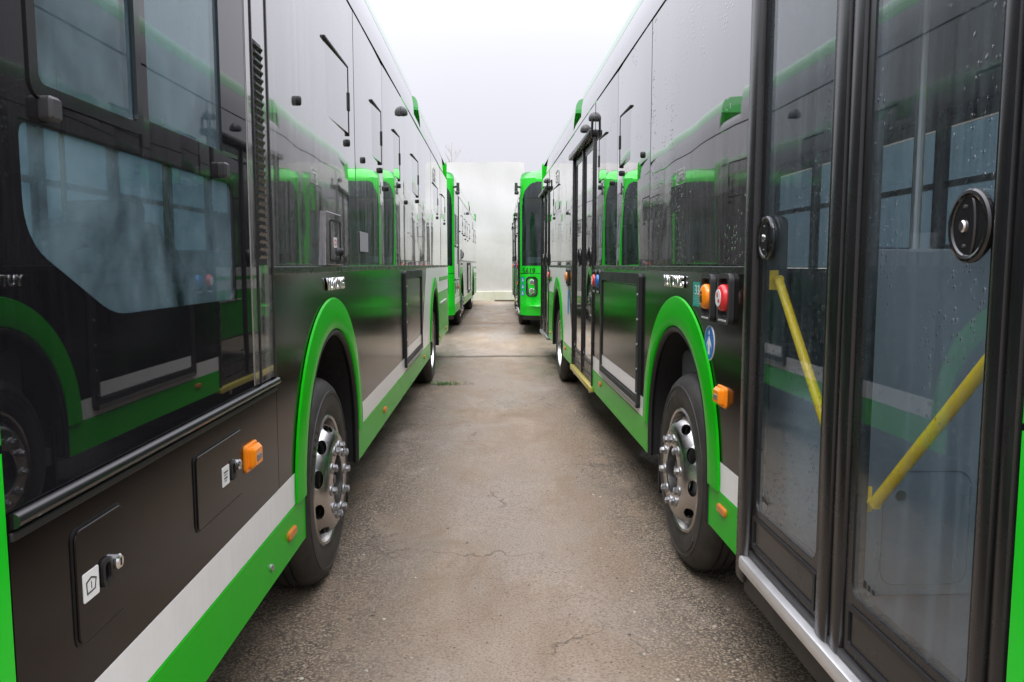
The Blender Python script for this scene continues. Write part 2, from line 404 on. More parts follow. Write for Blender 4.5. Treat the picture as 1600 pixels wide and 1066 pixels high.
# ------------------------------------------------------------------ wheels
TR = 0.515
def wheel_parts(front):
    """meshes around the wheel's own outer face centre; +x is outwards"""
    bm = bmesh.new()
    prof = [(0.322, -0.012), (0.345, 0.004), (0.385, 0.012), (0.43, 0.010), (0.432, 0.013), (0.445, 0.012), (0.447, 0.008), (0.475, -0.004), (0.497, -0.028),
            (0.510, -0.05), (TR, -0.075)]
    gr = []
    for k in range(4):
        x = -0.085 - k * 0.042
        gr += [(TR, x), (TR - 0.012, x - 0.003), (TR - 0.012, x - 0.010), (TR, x - 0.013)]
    prof += gr + [(TR, -0.24), (0.50, -0.275), (0.45, -0.295), (0.36, -0.29), (0.322, -0.275)]
    lathe_x(bm, prof, 96)
    # raised sidewall lettering blocks and mould ribs
    for a0, n in ((20, 7), (200, 7)):
        for k in range(n):
            a = R(a0 + k * 5.5)
            M = Matrix.Rotation(a, 4, 'X')
            box(bm, (0.008, 0.392, -0.014), (0.0145, 0.418, 0.014), 0, 1, M)
    bmesh.ops.recalc_face_normals(bm, faces=bm.faces[:])
    ty = bpy.data.meshes.new('tyre'); bm.to_mesh(ty); bm.free()
    # rim
    bm = bmesh.new()
    seg = 80
    if front:
        disc = [(0.288, -0.075), (0.290, -0.055), (0.282, -0.030), (0.262, 0.010), (0.238, 0.036), (0.214, 0.048), (0.150, 0.050), (0.128, 0.050),
                (0.122, 0.045), (0.122, 0.0), (0.130, 0.0), (0.140, 0.035), (0.205, 0.034), (0.228, 0.022), (0.250, -0.004), (0.270, -0.045), (0.276, -0.075)]
    else:
        disc = [(0.292, -0.10), (0.280, -0.125), (0.255, -0.150), (0.235, -0.160), (0.120, -0.160), (0.120, -0.175), (0.24, -0.175), (0.262, -0.165), (0.29, -0.135)]
    lathe_x(bm, disc, seg, closed=True)
    bmesh.ops.recalc_face_normals(bm, faces=bm.faces[:])
    dme = bpy.data.meshes.new('disc'); bm.to_mesh(dme); bm.free()
    cut = bmesh.new()
    for k in range(10):
        a = 2 * math.pi * (k + 0.5) / 10
        if front:
            c = Vector((0.0, 0.252 * math.cos(a), 0.252 * math.sin(a))); d = Vector((0.62, 0.78 * math.cos(a), 0.78 * math.sin(a)))
        else:
            c = Vector((-0.155, 0.246 * math.cos(a), 0.246 * math.sin(a))); d = Vector((1, 0.3 * math.cos(a), 0.3 * math.sin(a)))
        d.normalize(); t = Vector((0, -math.sin(a), math.cos(a))); u = d.cross(t)
        A = [cut.verts.new(c - d * 0.06 + t * 0.043 * math.cos(q) + u * 0.026 * math.sin(q)) for q in (2 * math.pi * i / 20 for i in range(20))]
        B = [cut.verts.new(v.co + d * 0.12) for v in A]
        for i in range(20): cut.faces.new((A[i], A[(i + 1) % 20], B[(i + 1) % 20], B[i]))
        cut.faces.new(A[::-1]); cut.faces.new(B)
    bmesh.ops.recalc_face_normals(cut, faces=cut.faces[:])
    cme = bpy.data.meshes.new('cut'); cut.to_mesh(cme); cut.free()
    do = bpy.data.objects.new('disc', dme); co = bpy.data.objects.new('cut', cme); COL.objects.link(do); COL.objects.link(co)
    md = do.modifiers.new('b', 'BOOLEAN'); md.object = co; md.operation = 'DIFFERENCE'; md.solver = 'EXACT'
    dg = bpy.context.evaluated_depsgraph_get(); dg.update()
    me = bpy.data.meshes.new_from_object(do.evaluated_get(dg))
    bpy.data.objects.remove(do); bpy.data.objects.remove(co)
    bm = bmesh.new(); bm.from_mesh(me); bpy.data.meshes.remove(me)
    bar = [(0.326, -0.022), (0.328, -0.004), (0.318, 0.004), (0.308, -0.002), (0.304, -0.02), (0.294, -0.05), (0.292, -0.27), (0.31, -0.28), (0.31, -0.05)]
    lathe_x(bm, bar, seg, closed=True)
    bmesh.ops.recalc_face_normals(bm, faces=bm.faces[:])
    rim = bpy.data.meshes.new('rim'); bm.to_mesh(rim); bm.free()
    # nut
    bm = bmesh.new()
    nx = 0.050 if front else -0.160
    lathe_x(bm, [(0, nx - 0.002), (0.026, nx - 0.002), (0.026, nx + 0.004), (0.021, nx + 0.009), (0.0, nx + 0.009)], 20)
    lathe_x(bm, [(0, nx + 0.011), (0.0185, nx + 0.008), (0.0185, nx + 0.024), (0.016, nx + 0.027), (0.0, nx + 0.027)], 6)
    lathe_x(bm, [(0, nx + 0.026), (0.009, nx + 0.026), (0.009, nx + 0.029), (0, nx + 0.030)], 10)
    bmesh.ops.recalc_face_normals(bm, faces=bm.faces[:])
    nut = bpy.data.meshes.new('lug_nut'); bm.to_mesh(nut); bm.free()
    # hub
    bm = bmesh.new()
    if front:
        hp = [(0.0, 0.034), (0.020, 0.034), (0.022, 0.030), (0.022, 0.024), (0.045, 0.022), (0.05, 0.016), (0.054, -0.004), (0.082, -0.008), (0.088, -0.02), (0.118, -0.022), (0.118, -0.12), (0, -0.12)]
    else:
        hp = [(0.0, -0.02), (0.09, -0.02), (0.105, -0.03), (0.112, -0.06), (0.118, -0.165), (0.0, -0.17)]
    lathe_x(bm, hp, 40)
    for k in range(8):
        a = 2 * math.pi * k / 8; xx = -0.008 if front else -0.02
        r = 0.068
        box(bm, (xx, r * math.cos(a) - 0.008, r * math.sin(a) - 0.008), (xx + 0.012, r * math.cos(a) + 0.008, r * math.sin(a) + 0.008), 0.002, 1)
    bmesh.ops.recalc_face_normals(bm, faces=bm.faces[:])
    hub = bpy.data.meshes.new('hub'); bm.to_mesh(hub); bm.free()
    # brake drum, dark, behind the hand holes
    bm = bmesh.new(); lathe_x(bm, [(0.0, -0.10 if front else -0.19), (0.27, -0.10 if front else -0.19), (0.27, -0.27), (0, -0.27)], 40)
    bmesh.ops.recalc_face_normals(bm, faces=bm.faces[:])
    drum = bpy.data.meshes.new('brake_drum'); bm.to_mesh(drum); bm.free()
    for me, m in ((ty, TYRE), (rim, ALU), (nut, STEEL), (hub, PLAS if front else STEEL), (drum, WELL)):
        me.materials.clear(); me.materials.append(m)
        for f in me.polygons: f.use_smooth = True
        try: me.set_sharp_from_angle(angle=R(32))
        except Exception: pass
    return ty, rim, nut, hub, drum
WP = {True: wheel_parts(True), False: wheel_parts(False)}
def wheel(parent, s, y, front, x=None, zg=0.0, spin=0.0):
    ty, rim, nut, hub, drum = WP[front]
    M = Matrix.Translation((s * (W - 0.035 if x is None else x), y, TR - 0.012 + zg)) @ (Matrix.Identity(4) if s > 0 else Matrix.Rotation(math.pi, 4, 'Z')) @ Matrix.Rotation(spin, 4, 'X')
    t = bpy.data.objects.new('wheel', ty); COL.objects.link(t); t.parent = parent; t.matrix_local = M
    for nm, me in (('rim', rim), ('hub', hub), ('brake_drum', drum)):
        o = bpy.data.objects.new(nm, me); COL.objects.link(o); o.parent = t
    for k in range(10):
        a = 2 * math.pi * k / 10
        o = bpy.data.objects.new('lug_nut', nut); COL.objects.link(o); o.parent = t
        o.matrix_local = Matrix.Translation((0, 0.170 * math.cos(a), 0.170 * math.sin(a))) @ Matrix.Rotation(random.uniform(0, 1), 4, 'X')
    return t

# ------------------------------------------------------------------ bus
LEN = 13.0; YF = 0.48; AX1, AX2 = 3.10, 9.80
ZS, ZG, ZW, ZB, ZT, ZSEAM, ZC, ZROOF = 0.43, 0.62, 0.745, 1.56, 2.66, 3.03, 3.26, 3.53
RI, RO, ZA = 0.63, 0.80, 0.62
ROOF = [(0.0, ZSEAM + 0.006), (0.0, 3.10), (-0.006, 3.19), (-0.018, ZC)]
ROOFG = [(-0.0175, ZC + 0.001), (-0.020, 3.31), (-0.030, 3.36), (-0.055, 3.40), (-0.12, 3.43), (-0.25, 3.44), (-0.5, 3.495), (-0.9, 3.52), (-W, ZROOF)]
def ysamp(y0, y1, r, cut=True):
    ys = {y0, y1}
    k = y0
    while k < y1: ys.add(round(k, 4)); k += 0.15
    if cut:
        for a in (AX1, AX2):
            for i in range(41):
                y = a - r * math.cos(math.pi * i / 40)
                if y0 <= y <= y1: ys.add(y)
            for y in (a - r - 1e-3, a + r + 1e-3):
                if y0 <= y <= y1: ys.add(y)
    return sorted(ys)
def archz(r, base):
    def f(y):
        z = base
        for a in (AX1, AX2):
            d = abs(y - a)
            if d < r + 1e-6: z = max(z, ZA + math.sqrt(max(0, r * r - d * d)))
        return z
    return f
def front_plan(n_c=28, n_f=14):
    """plan outline (x, y) from the left side (x=+W) round the nose to the right side"""
    a, b = 0.40, YF - 0.06
    half = [(W, YF)]
    for k in range(1, n_c + 1):
        t = R(90) * k / n_c; half.append((W - a + a * math.cos(t), YF - b * math.sin(t)))
    for k in range(1, n_f + 1):
        x = (W - a) * (1 - k / n_f); half.append((x, 0.06 * (x / (W - a)) ** 2))
    return half + [(-x, y) for x, y in half[:-1][::-1]]
PLAN = front_plan()
def rake(z): return 0.0 if z < 1.45 else 0.16 * ((z - 1.45) / 1.8) ** 1.8
def front_y(x, z):
    x = abs(x); a, b = 0.40, YF - 0.06
    if x <= W - a: y = 0.06 * (x / (W - a)) ** 2
    else: y = YF - b * math.sqrt(max(0, 1 - ((x - (W - a)) / a) ** 2))
    return y + rake(z) * max(0, (YF - y) / YF)
def seat(parent, x, y, z, mat=SEATM, name='passenger_seat'):
    bm = bmesh.new()
    box(bm, (x - 0.21, y - 0.22, z + 0.38), (x + 0.21, y + 0.22, z + 0.48), 0.04)
    box(bm, (x - 0.21, y + 0.17, z + 0.46), (x + 0.21, y + 0.27, z + 1.12), 0.045)
    o = build(name, bm, mat, parent, True)
    bm = bmesh.new(); box(bm, (x - 0.12, y - 0.12, z), (x + 0.12, y + 0.12, z + 0.40), 0.02); build('seat_base', bm, PLAS, o)
    return o
def sticker(sd, name, y0, y1, z0, z1, mat, parent, off=0.004, r=0.006, th=0.0015):
    bm = bmesh.new(); sd.plate(bm, rounded(y0, y1, z0, z1, r, 3), off - th, off); return build(name, bm, mat, parent)

def make_bus(loc, rz, s, zg=0.0, rank=1):
    """s=+1: the left side (driver's window) faces the alley; s=-1: the right side (doors) does"""
    root = empty('city_bus', (loc[0], loc[1], zg), rz)
    sd, od = Side(s), Side(-s)
    doors = [] if s > 0 else [(0.50, 2.03), (6.25, 7.92), (11.30, 12.84)]
    def indoor(y): return any(a - 1e-3 < y < b + 1e-3 for a, b in doors)
    spans = [(YF, LEN - 0.12)] if s > 0 else [(2.04, 6.24), (7.93, 11.29), (12.85, LEN - 0.12)]
    clip = lambda a, b: [(max(a, p), min(b, q)) for p, q in spans if min(b, q) - max(a, p) > 0.01]
    # ---- lower side
    for a, b in clip(YF + 0.004, AX2 - RO):
        for p, q in ((a, min(b, AX1 - RI)), (max(a, AX1 + RI), b)):
            if q - p > 0.02:
                bm = bmesh.new(); sd.columns(bm, ysamp(p, q, RI, False), lambda y: ZS, lambda y: ZG - 0.003, 0.004); build('skirt', bm, GREEN, root)
        for p, q in ((a, min(b, AX1 - RO + 0.03)), (max(a, AX1 + RO - 0.03), min(b, 8.0))):
            if q - p > 0.02:
                bm = bmesh.new(); sd.columns(bm, ysamp(p, q, RO, False), lambda y: ZG, lambda y: ZW, 0.001); build('white_stripe', bm, WHITE, root)
        q = min(b, 8.0)
        if s > 0 and a < 2.0:                 # under the driver's window the panel stops at the trim bar
            bm = bmesh.new(); sd.columns(bm, [a, 0.8, 1.2, 1.6, 2.0, 2.085], lambda y: ZW + 0.001, lambda y: 1.166, 0.0); build('lower_side_panel', bm, DARKP, root)
            a = 2.09
        if q - a > 0.02:
            bm = bmesh.new(); sd.columns(bm, ysamp(a, q, RO - 0.03), archz(RO - 0.03, ZW + 0.001), lambda y: ZB - 0.012, 0.0, nz=2); build('lower_side_panel', bm, DARKP, root)
    # dark panel ends on a slant, silver-white behind it
    zl = lambda y: ZW + 0.001 + (ZB - 0.013 - ZW) * max(0, min(1, (y - 8.0) / 0.6))
    bm = bmesh.new(); ys = [8.0 + 0.05 * k for k in range(13)]
    sd.columns(bm, ys, zl, lambda y: ZB - 0.012, 0.0)
    if s > 0 or True: build('slanted_side_panel', bm, DARKP, root)
    for a, b in clip(8.0, LEN):
        f0, f1 = archz(RO - 0.03, ZG), zl
        bm = bmesh.new()
        ys = [y for y in ysamp(a, b, RO - 0.03)]
        base = lambda y: f0(y) if y < AX2 + 0.4 else max(f0(y), 1.18)
        sd.columns(bm, ys, base, lambda y: (zl(y) - 0.001 if y < 8.6 else ZB - 0.012), 0.0005); build('rear_side_panel', bm, WHITE, root)
        p, q = max(a, AX2 + RI), b
        if q - p > 0.05:
            bm = bmesh.new(); sd.columns(bm, [p, q], lambda y: ZS + 0.02, lambda y: ZG, 0.004); build('skirt', bm, GREEN, root)
            y2 = max(a, AX2 + RO - 0.02)
            bm = bmesh.new(); sd.columns(bm, [y2, q], lambda y: ZG + 0.004, lambda y: 1.176, 0.003); build('rear_corner_panel', bm, GREEN, root)
            bm = bmesh.new(); sd.rect(bm, y2 + 0.1, q - 0.05, 1.34, 1.40, 0, 0.003); build('green_flash', bm, GREEN, root)
            if s > 0:
                bm = bmesh.new(); tube(bm, [sd.p(y2 + 0.2, 1.02, 0.012), sd.p(y2 + 1.5, 1.02, 0.012)], 0.014, 8); build('trim_bar', bm, SILV, root)
    # ---- wheel arches
    for ax in (AX1, AX2):
        def curve(r, half, zb):
            P = [(ax - half, zb)]
            P += [(ax - r * math.cos(math.pi * k / 40), ZA + r * math.sin(math.pi * k / 40)) for k in range(41)]
            return P + [(ax + half, zb)]
        rows = []
        for r, o in ((RO, 0.003), (RO - 0.006, 0.012), (RO - 0.08, 0.018), (RI + 0.035, 0.018), (RI + 0.016, 0.014), (RI + 0.012, 0.004)):
            rows.append([(p, o) for p in curve(r, r, ZG + 0.002)])
        bm = bmesh.new(); vr = [[bm.verts.new(sd.p(q[0], q[1], o)) for q, o in row] for row in rows]
        for u, v in zip(vr[:-1], vr[1:]):
            for k in range(len(u) - 1): bm.faces.new((u[k], u[k + 1], v[k + 1], v[k]))
        build('wheel_arch', bm, GREEN, root, True, 50)
        bm = bmesh.new()
        P = [(ax - RI - 0.004, ZS)] + curve(RI + 0.004, RI + 0.004, ZA)[1:-1] + [(ax + RI + 0.004, ZS)]
        A = [bm.verts.new(sd.p(y, z, -0.006)) for y, z in P]; B = [bm.verts.new(sd.p(y, z, -0.62)) for y, z in P]
        for k in range(len(P) - 1): bm.faces.new((A[k], A[k + 1], B[k + 1], B[k]))
        bm.faces.new(B)
        build('wheel_well', bm, WELL, root)
        bm = bmesh.new()       # rubber edge round the opening
        P2 = [(ax - RI + 0.002, ZS)] + [(ax - (RI - 0.002) * math.cos(math.pi * k / 40), ZA + (RI - 0.002) * math.sin(math.pi * k / 40)) for k in range(41)] + [(ax + RI - 0.002, ZS)]
        tube(bm, [sd.p(y, z, -0.004) for y, z in P2], 0.017, 8); build('arch_edging', bm, RUB, root, True)
        bm = bmesh.new(); sd.rect(bm, ax + 0.585, ax + 0.605, 0.20, 0.62, -0.42, -0.05, 0.004); build('mudflap', bm, RUB, root)
        wheel(root, s, ax, ax == AX1, spin=random.uniform(0, 6), zg=0)
        wheel(root, -s, ax, ax == AX1, spin=random.uniform(0, 6), zg=0)
        bm = bmesh.new(); tube(bm, [sd.p(ax, TR, -0.28), od.p(ax, TR, -0.28)], 0.08, 10); build('axle', bm, WELL, root)
    # ---- belt, core and glazing
    for a, b in clip(2.04 if s > 0 else YF, LEN - 0.12):
        bm = bmesh.new(); sd.rect(bm, a, b, ZB - 0.016, ZB + 0.014, -0.02, 0.0025, 0.003); build('belt_moulding', bm, TRIMB, root)
        bm = bmesh.new(); sd.rect(bm, a, b, 1.50, ZSEAM, -0.06, -0.03); build('side_frame', bm, WELL, root)
    joints = [2.09, 3.87, 5.07, 6.30, 7.70, 9.38, 11.2, LEN - 0.12] if s > 0 else None
    if s > 0: wins = list(zip(joints[:-1], joints[1:]))
    else: wins = [(2.04, 3.86), (3.86, 5.08), (5.08, 6.24), (7.93, 9.38), (9.38, 11.29), (12.85, LEN - 0.12)]
    tilts = [0.004, -0.007, 0.006, -0.003, 0.004, -0.006, 0.002]
    for i, (a, b) in enumerate(wins):
        bm = bmesh.new(); sd.bulged(bm, a + 0.003, b - 0.003, ZB + 0.016, ZSEAM - 0.006, -0.006, 0.004 if b - a > 0.8 else 0.0, tilts[i] if b - a > 0.8 else 0.0)
        build('side_window', bm, DUSTYG if s > 0 else BLACKG, root, True, 40)
    # lintels over the doors
    for a, b in doors:
        bm = bmesh.new(); sd.rect(bm, a, b, 2.78, ZSEAM - 0.006, -0.02, 0.0); build('door_lintel', bm, BLACKG, root)
    # opening hopper panes: proud frame with black seal on the top and rear edge
    hop = [(3.05, 3.62), (4.50, 4.88), (5.63, 5.97), (7.02, 7.60), (9.70, 10.5), (11.4, 12.1)] if s > 0 else [(4.50, 4.88), (5.58, 5.93), (9.72, 10.42)]
    for a, b in hop:
        bm = bmesh.new(); sd.bulged(bm, a, b, 2.30, 2.645, 0.002, 0.001, 0.010, 4, 4, 0.012); h = build('hopper_window', bm, DUSTYG if s > 0 else BLACKG, root, True, 40)
        bm = bmesh.new()
        sd.rect(bm, a - 0.01, b + 0.017, 2.648, 2.661, -0.01, 0.010, 0.003)
        sd.rect(bm, b + 0.003, b + 0.018, 2.285, 2.648, -0.01, 0.010, 0.003)
        sd.rect(bm, b - 0.002, b + 0.023, 2.42, 2.52, -0.005, 0.015, 0.004)
        build('window_seal', bm, RUB, h)
        bm = bmesh.new(); sd.plate(bm, ellipse(b - 0.01, 2.245, 0.013, 0.020, 16), -0.01, 0.016, 0.005); build('window_catch', bm, RUB, h, True)
    for y, z in ([(2.52, 2.25), (4.13, 2.22), (5.2, 2.15), (6.5, 2.15)] if s > 0 else [(4.08, 2.27), (5.3, 2.22), (8.6, 2.2)]):
        bm = bmesh.new(); sd.plate(bm, ellipse(y, z, 0.012, 0.020, 16), -0.01, 0.015, 0.005); build('window_catch', bm, RUB, root, True)
    # half-dome cameras above the windows
    for y in ([6.22] if s > 0 else [6.30, 6.92, 11.70]):
        bm = bmesh.new()
        bmesh.ops.create_uvsphere(bm, u_segments=24, v_segments=12, radius=0.060)
        bmesh.ops.bisect_plane(bm, geom=bm.verts[:] + bm.edges[:] + bm.faces[:], plane_co=(0, 0, -0.015), plane_no=(0, 0, -1), clear_outer=True)
        bmesh.ops.holes_fill(bm, edges=[e for e in bm.edges if e.is_boundary])
        for v in bm.verts: v.co = sd.p(y + v.co.y, 2.895 + v.co.z * 1.0, -0.005 + v.co.x * 1.0)
        c = build('side_camera', bm, PLAS, root, True, 40)
        bm = bmesh.new(); tube(bm, [sd.p(y, 2.885, 0.022), sd.p(y, 2.872, 0.024)], 0.018, 14); build('camera_lens', bm, TRIMB, c)
    # ---- roof sides and roof
    for x in (1, -1):
        q = Side(x)
        for y0, y1, ztop in ((YF + 0.01, 7.30, ZC), (7.302, 7.978, 3.13), (7.98, LEN - 0.08, ZC)):
            bm = bmesh.new(); n = max(2, int((y1 - y0) / 1.2)); ys = [y0 + (y1 - y0) * k / n for k in range(n + 1)]
            prof = [(o, ROOF[0][1] + (z - ROOF[0][1]) * (ztop - ROOF[0][1]) / (ZC - ROOF[0][1])) for o, z in ROOF]
            V = [[bm.verts.new(q.p(y, z, o - (0.0 if y < LEN - 0.2 else 0.06))) for o, z in prof] for y in ys]
            for u, v in zip(V[:-1], V[1:]):
                for k in range(len(prof) - 1): bm.faces.new((u[k], u[k + 1], v[k + 1], v[k]))
            build('roof_side', bm, CANT, root, True, 40)
    def roof_piece(y0, y1, name):
        full = [(W + o, z) for o, z in ROOFG] + [(-(W + o), z) for o, z in ROOFG[:-1][::-1]]
        bm = bmesh.new(); n = 8
        V = []
        for i in range(n + 1):
            y = y0 + (y1 - y0) * i / n
            V.append([bm.verts.new((x, y, z)) for x, z in full])
        for u, v in zip(V[:-1], V[1:]):
            for k in range(len(full) - 1): bm.faces.new((u[k], u[k + 1], v[k + 1], v[k]))
        for e in (V[0], V[-1]): bm.faces.new(e)
        return build(name, bm, GREENR, root, True, 40)
    roof_piece(YF + 0.25, 7.30, 'roof_fairing')
    rr = roof_piece(7.98, LEN - 0.3, 'roof_fairing')
    bm = bmesh.new()
    for k in range(9):
        x0 = -1.24 + k * 0.27
        box(bm, (x0, 7.972, 3.305), (x0 + 0.17, 7.984, 3.36), 0.01)
        box(bm, (x0 + 0.04, 7.972, 3.38), (x0 + 0.13, 7.984, 3.43), 0.01)
    build('fairing_slots', bm, WELL, rr)
    bm = bmesh.new(); box(bm, (-W + 0.06, 7.29, 3.06), (W - 0.06, 7.975, 3.12)); build('roof_deck', bm, WELL, root)
    bm = bmesh.new()
    box(bm, (-0.95, 7.42, 3.12), (0.95, 7.86, 3.36), 0.03)
    tube(bm, [(-1.1, 7.45, 3.17), (-1.1, 7.96, 3.17)], 0.03, 8); tube(bm, [(1.1, 7.45, 3.17), (1.1, 7.96, 3.17)], 0.03, 8)
    build('roof_unit', bm, PLAS, root)
    # ---- nose: green mask with windscreen opening
    zs = [ZS - 0.03, ZS + 0.02, 0.55, 0.60, 0.64, 0.75, 0.9, 1.1, 1.273, 1.287, 1.38, 1.44, 1.50, 1.6, 1.8, 2.0, 2.3, 2.6] + [2.70 + 0.02 * k for k in range(27)] + [ZC]
    n = len(PLAN)
    def pt(i, z, off=0.0):
        x, y = PLAN[i]; x = x * (1 - 0)
        k = max(0, (YF - y) / YF)
        yy = y + rake(z) * k
        if z < 0.62: yy += 0.05 * k * ((0.62 - z) / 0.2) - (0.03 * k if 0.58 < z < 0.62 else 0)
        nx, ny = PLAN[min(i + 1, n - 1)], PLAN[max(i - 1, 0)]
        t = Vector((nx[0] - ny[0], nx[1] - ny[1])).normalized(); nn = Vector((-t.y, t.x)); 
        if nn.y > 0: nn = -nn
        return Vector((x + nn.x * off, yy + nn.y * off, z))
    def isglass(i, z):
        d = min(i, n - 1 - i)
        t = min(1.0, max(0.0, (z - 2.72) / 0.46)); lim = 8 + 20 * (1 - math.sqrt(max(0, 1 - t * t)))
        return d >= lim and 1.44 <= z < 3.19
    bm = bmesh.new()
    V = [[bm.verts.new(pt(i, z)) for i in range(n)] for z in zs]
    for j in range(len(zs) - 1):
        zc = (zs[j] + zs[j + 1]) / 2
        if zs[j] == 1.273: continue
        for i in range(n - 1):
            if isglass(i, zc) and isglass(i + 1, zc): continue
            bm.faces.new((V[j][i], V[j][i + 1], V[j + 1][i + 1], V[j + 1][i]))
    lv = [(3.300, 0.02, 0.015), (3.345, 0.06, 0.05), (3.385, 0.13, 0.10), (3.44, 0.27, 0.22), (3.495, 0.5, 0.48)]
    top = [V[-1]]
    for z, iy, ix in lv:
        row = []
        for i in range(n):
            x, y = PLAN[i]; k = max(0, (YF - y) / YF)
            row.append(bm.verts.new((x - math.copysign(min(abs(x), ix + 0.03), x) if abs(x) > 1e-6 else 0, y + rake(ZC) * k + iy * k + (0.3 if k < 0.02 else 0.3 * (1 - k)), z)))
        top.append(row)
    for u, v in zip(top[:-1], top[1:]):
        for i in range(n - 1): bm.faces.new((u[i], u[i + 1], v[i + 1], v[i]))
    bm.faces.new(top[-1])
    bmesh.ops.remove_doubles(bm, verts=bm.verts[:], dist=1e-5)
    build('front_mask', bm, GREENF, root, True, 50)
    bm = bmesh.new()
    for j in range(len(zs) - 1):
        zc = (zs[j] + zs[j + 1]) / 2
        for i in range(n - 1):
            if isglass(i, zc) and isglass(i + 1, zc):
                bm.faces.new([bm.verts.new(pt(a, b, 0.004)) for a, b in ((i, zs[j]), (i + 1, zs[j]), (i + 1, zs[j + 1]), (i, zs[j + 1]))])
    bmesh.ops.remove_doubles(bm, verts=bm.verts[:], dist=1e-5)
    build('windscreen', bm, WINDG, root, True, 60)
    bm = bmesh.new()
    for j in range(len(zs) - 1):          # black printed band round the glass and the dark area under it
        zc = (zs[j] + zs[j + 1]) / 2
        for i in range(n - 1):
            d = min(i, n - 2 - i)
            if isglass(i, zc) and isglass(i + 1, zc) and (d <= 10 or zc > 2.86 or zc < 1.55):
                bm.faces.new([bm.verts.new(pt(a, b, -0.004)) for a, b in ((i, zs[j]), (i + 1, zs[j]), (i + 1, zs[j + 1]), (i, zs[j + 1]))])
    build('windscreen_band', bm, TRIMB, root)
    bm = bmesh.new()                       # dark panel between the headlamps
    gx = [-0.88 + 1.76 * k / 24 for k in range(25)]
    gv_ = [[bm.verts.new((x, front_y(x, z) - 0.005, z)) for x in gx] for z in (0.66, 0.9, 1.15, 1.265)]
    for u, v in zip(gv_[:-1], gv_[1:]):
        for k in range(24): bm.faces.new((u[k], u[k + 1], v[k + 1], v[k]))
    build('nose_panel', bm, CABG, root, True)
    bm = bmesh.new()                       # black valance under the bumper
    A = [bm.verts.new(pt(i, ZS) + Vector((-0.04 * math.copysign(1, PLAN[i][0]), 0.06, 0))) for i in range(n)]
    B = [bm.verts.new(v.co + Vector((0, 0.05, -0.13))) for v in A]
    for i in range(n - 1): bm.faces.new((A[i], A[i + 1], B[i + 1], B[i]))
    build('bumper_valance', bm, RUB, root)
    for x in (-1, 1):                      # headlamps set into the mask
        def conf(P, off): return [Vector((px, front_y(px, pz) - off, pz)) for px, pz in P]
        hp = rounded(0.99, 1.235, 0.80, 1.215, 0.08, 6); hi = rounded(1.01, 1.215, 0.82, 1.195, 0.07, 6)
        hp = [(x * a, b) for a, b in hp]; hi = [(x * a, b) for a, b in hi]
        bm = bmesh.new(); m = len(hp)
        A = [bm.verts.new(v) for v in conf(hp, 0.002)]; A2 = [bm.verts.new(v) for v in conf(hp, 0.014)]; B = [bm.verts.new(v) for v in conf(hi, 0.014)]
        for k in range(m):
            bm.faces.new((A[k], A[(k + 1) % m], A2[(k + 1) % m], A2[k])); bm.faces.new((A2[k], A2[(k + 1) % m], B[(k + 1) % m], B[k]))
        hl = build('headlamp', bm, TRIMB, root)
        bm = bmesh.new(); B = [bm.verts.new(v) for v in conf(hi, 0.006)]; bm.faces.new(B); build('lamp_back', bm, PLAS, hl)
        for zc in (1.10, 0.92):
            bm = bmesh.new(); yy = front_y(1.115, zc)
            E = [bm.verts.new((x * 1.112 + 0.052 * math.cos(t), front_y(1.112 + x * 0.052 * math.cos(t), zc) - 0.010, zc + 0.056 * math.sin(t))) for t in (2 * math.pi * k / 24 for k in range(24))]
            G = [bm.verts.new((x * 1.112 + 0.04 * math.cos(t), front_y(1.112 + x * 0.04 * math.cos(t), zc) - 0.014, zc + 0.044 * math.sin(t))) for t in (2 * math.pi * k / 24 for k in range(24))]
            for k in range(24): bm.faces.new((E[k], E[(k + 1) % 24], G[(k + 1) % 24], G[k]))
            build('lamp_ring', bm, CHROME, hl)
            bm = bmesh.new(); bm.faces.new([bm.verts.new(v.co if False else c) for v, c in ()]) if False else None
            C = [bm.verts.new((x * 1.112 + 0.04 * math.cos(t), front_y(1.112 + x * 0.04 * math.cos(t), zc) - 0.011, zc + 0.044 * math.sin(t))) for t in (2 * math.pi * k / 24 for k in range(24))]
            c0 = bm.verts.new((x * 1.112, front_y(1.112, zc) - 0.024, zc))
            for k in range(24): bm.faces.new((C[k], C[(k + 1) % 24], c0))
            build('lamp_lens', bm, LENSG, hl, True)
    if rank == 2:
        def front_plate(P, name, mat, off):
            bm = bmesh.new(); A = [bm.verts.new((px, front_y(px, pz) - off, pz)) for px, pz in P]; bm.faces.new(A); return build(name, bm, mat, root)
        if s < 0:
            bm = text_mesh('5619', 0.27, 0.125, 0, 0.012, 0.12)
            for v in bm.verts:
                px, pz = -1.178 + v.co.x, 1.335 + v.co.y; v.co = Vector((px, front_y(px, pz) - 0.006, pz))
            build('fleet_number', bm, INK, root)
            for k, zc in enumerate((1.15, 1.01, 0.87)):
                q = front_plate(rounded(-1.325, -1.265, zc - 0.055, zc + 0.055, 0.02, 4), 'accessibility_sticker', BLUM, 0.006)
                bm = bmesh.new()
                for p0, p1, wd in (((-1.298, zc + 0.03), (-1.296, zc - 0.005), 0.006), ((-1.296, zc - 0.005), (-1.279, zc - 0.03), 0.006), ((-1.312, zc - 0.02), (-1.293, zc - 0.035), 0.005)):
                    d = Vector((p1[0] - p0[0], p1[1] - p0[1])).normalized(); nn = Vector((-d.y, d.x)) * wd
                    pts = [(p0[0] + nn.x, p0[1] + nn.y), (p1[0] + nn.x, p1[1] + nn.y), (p1[0] - nn.x, p1[1] - nn.y), (p0[0] - nn.x, p0[1] - nn.y)]
                    bm.faces.new([bm.verts.new((a, front_y(a, b) - 0.008, b)) for a, b in pts])
                build('wheelchair_symbol', bm, WHM, q)
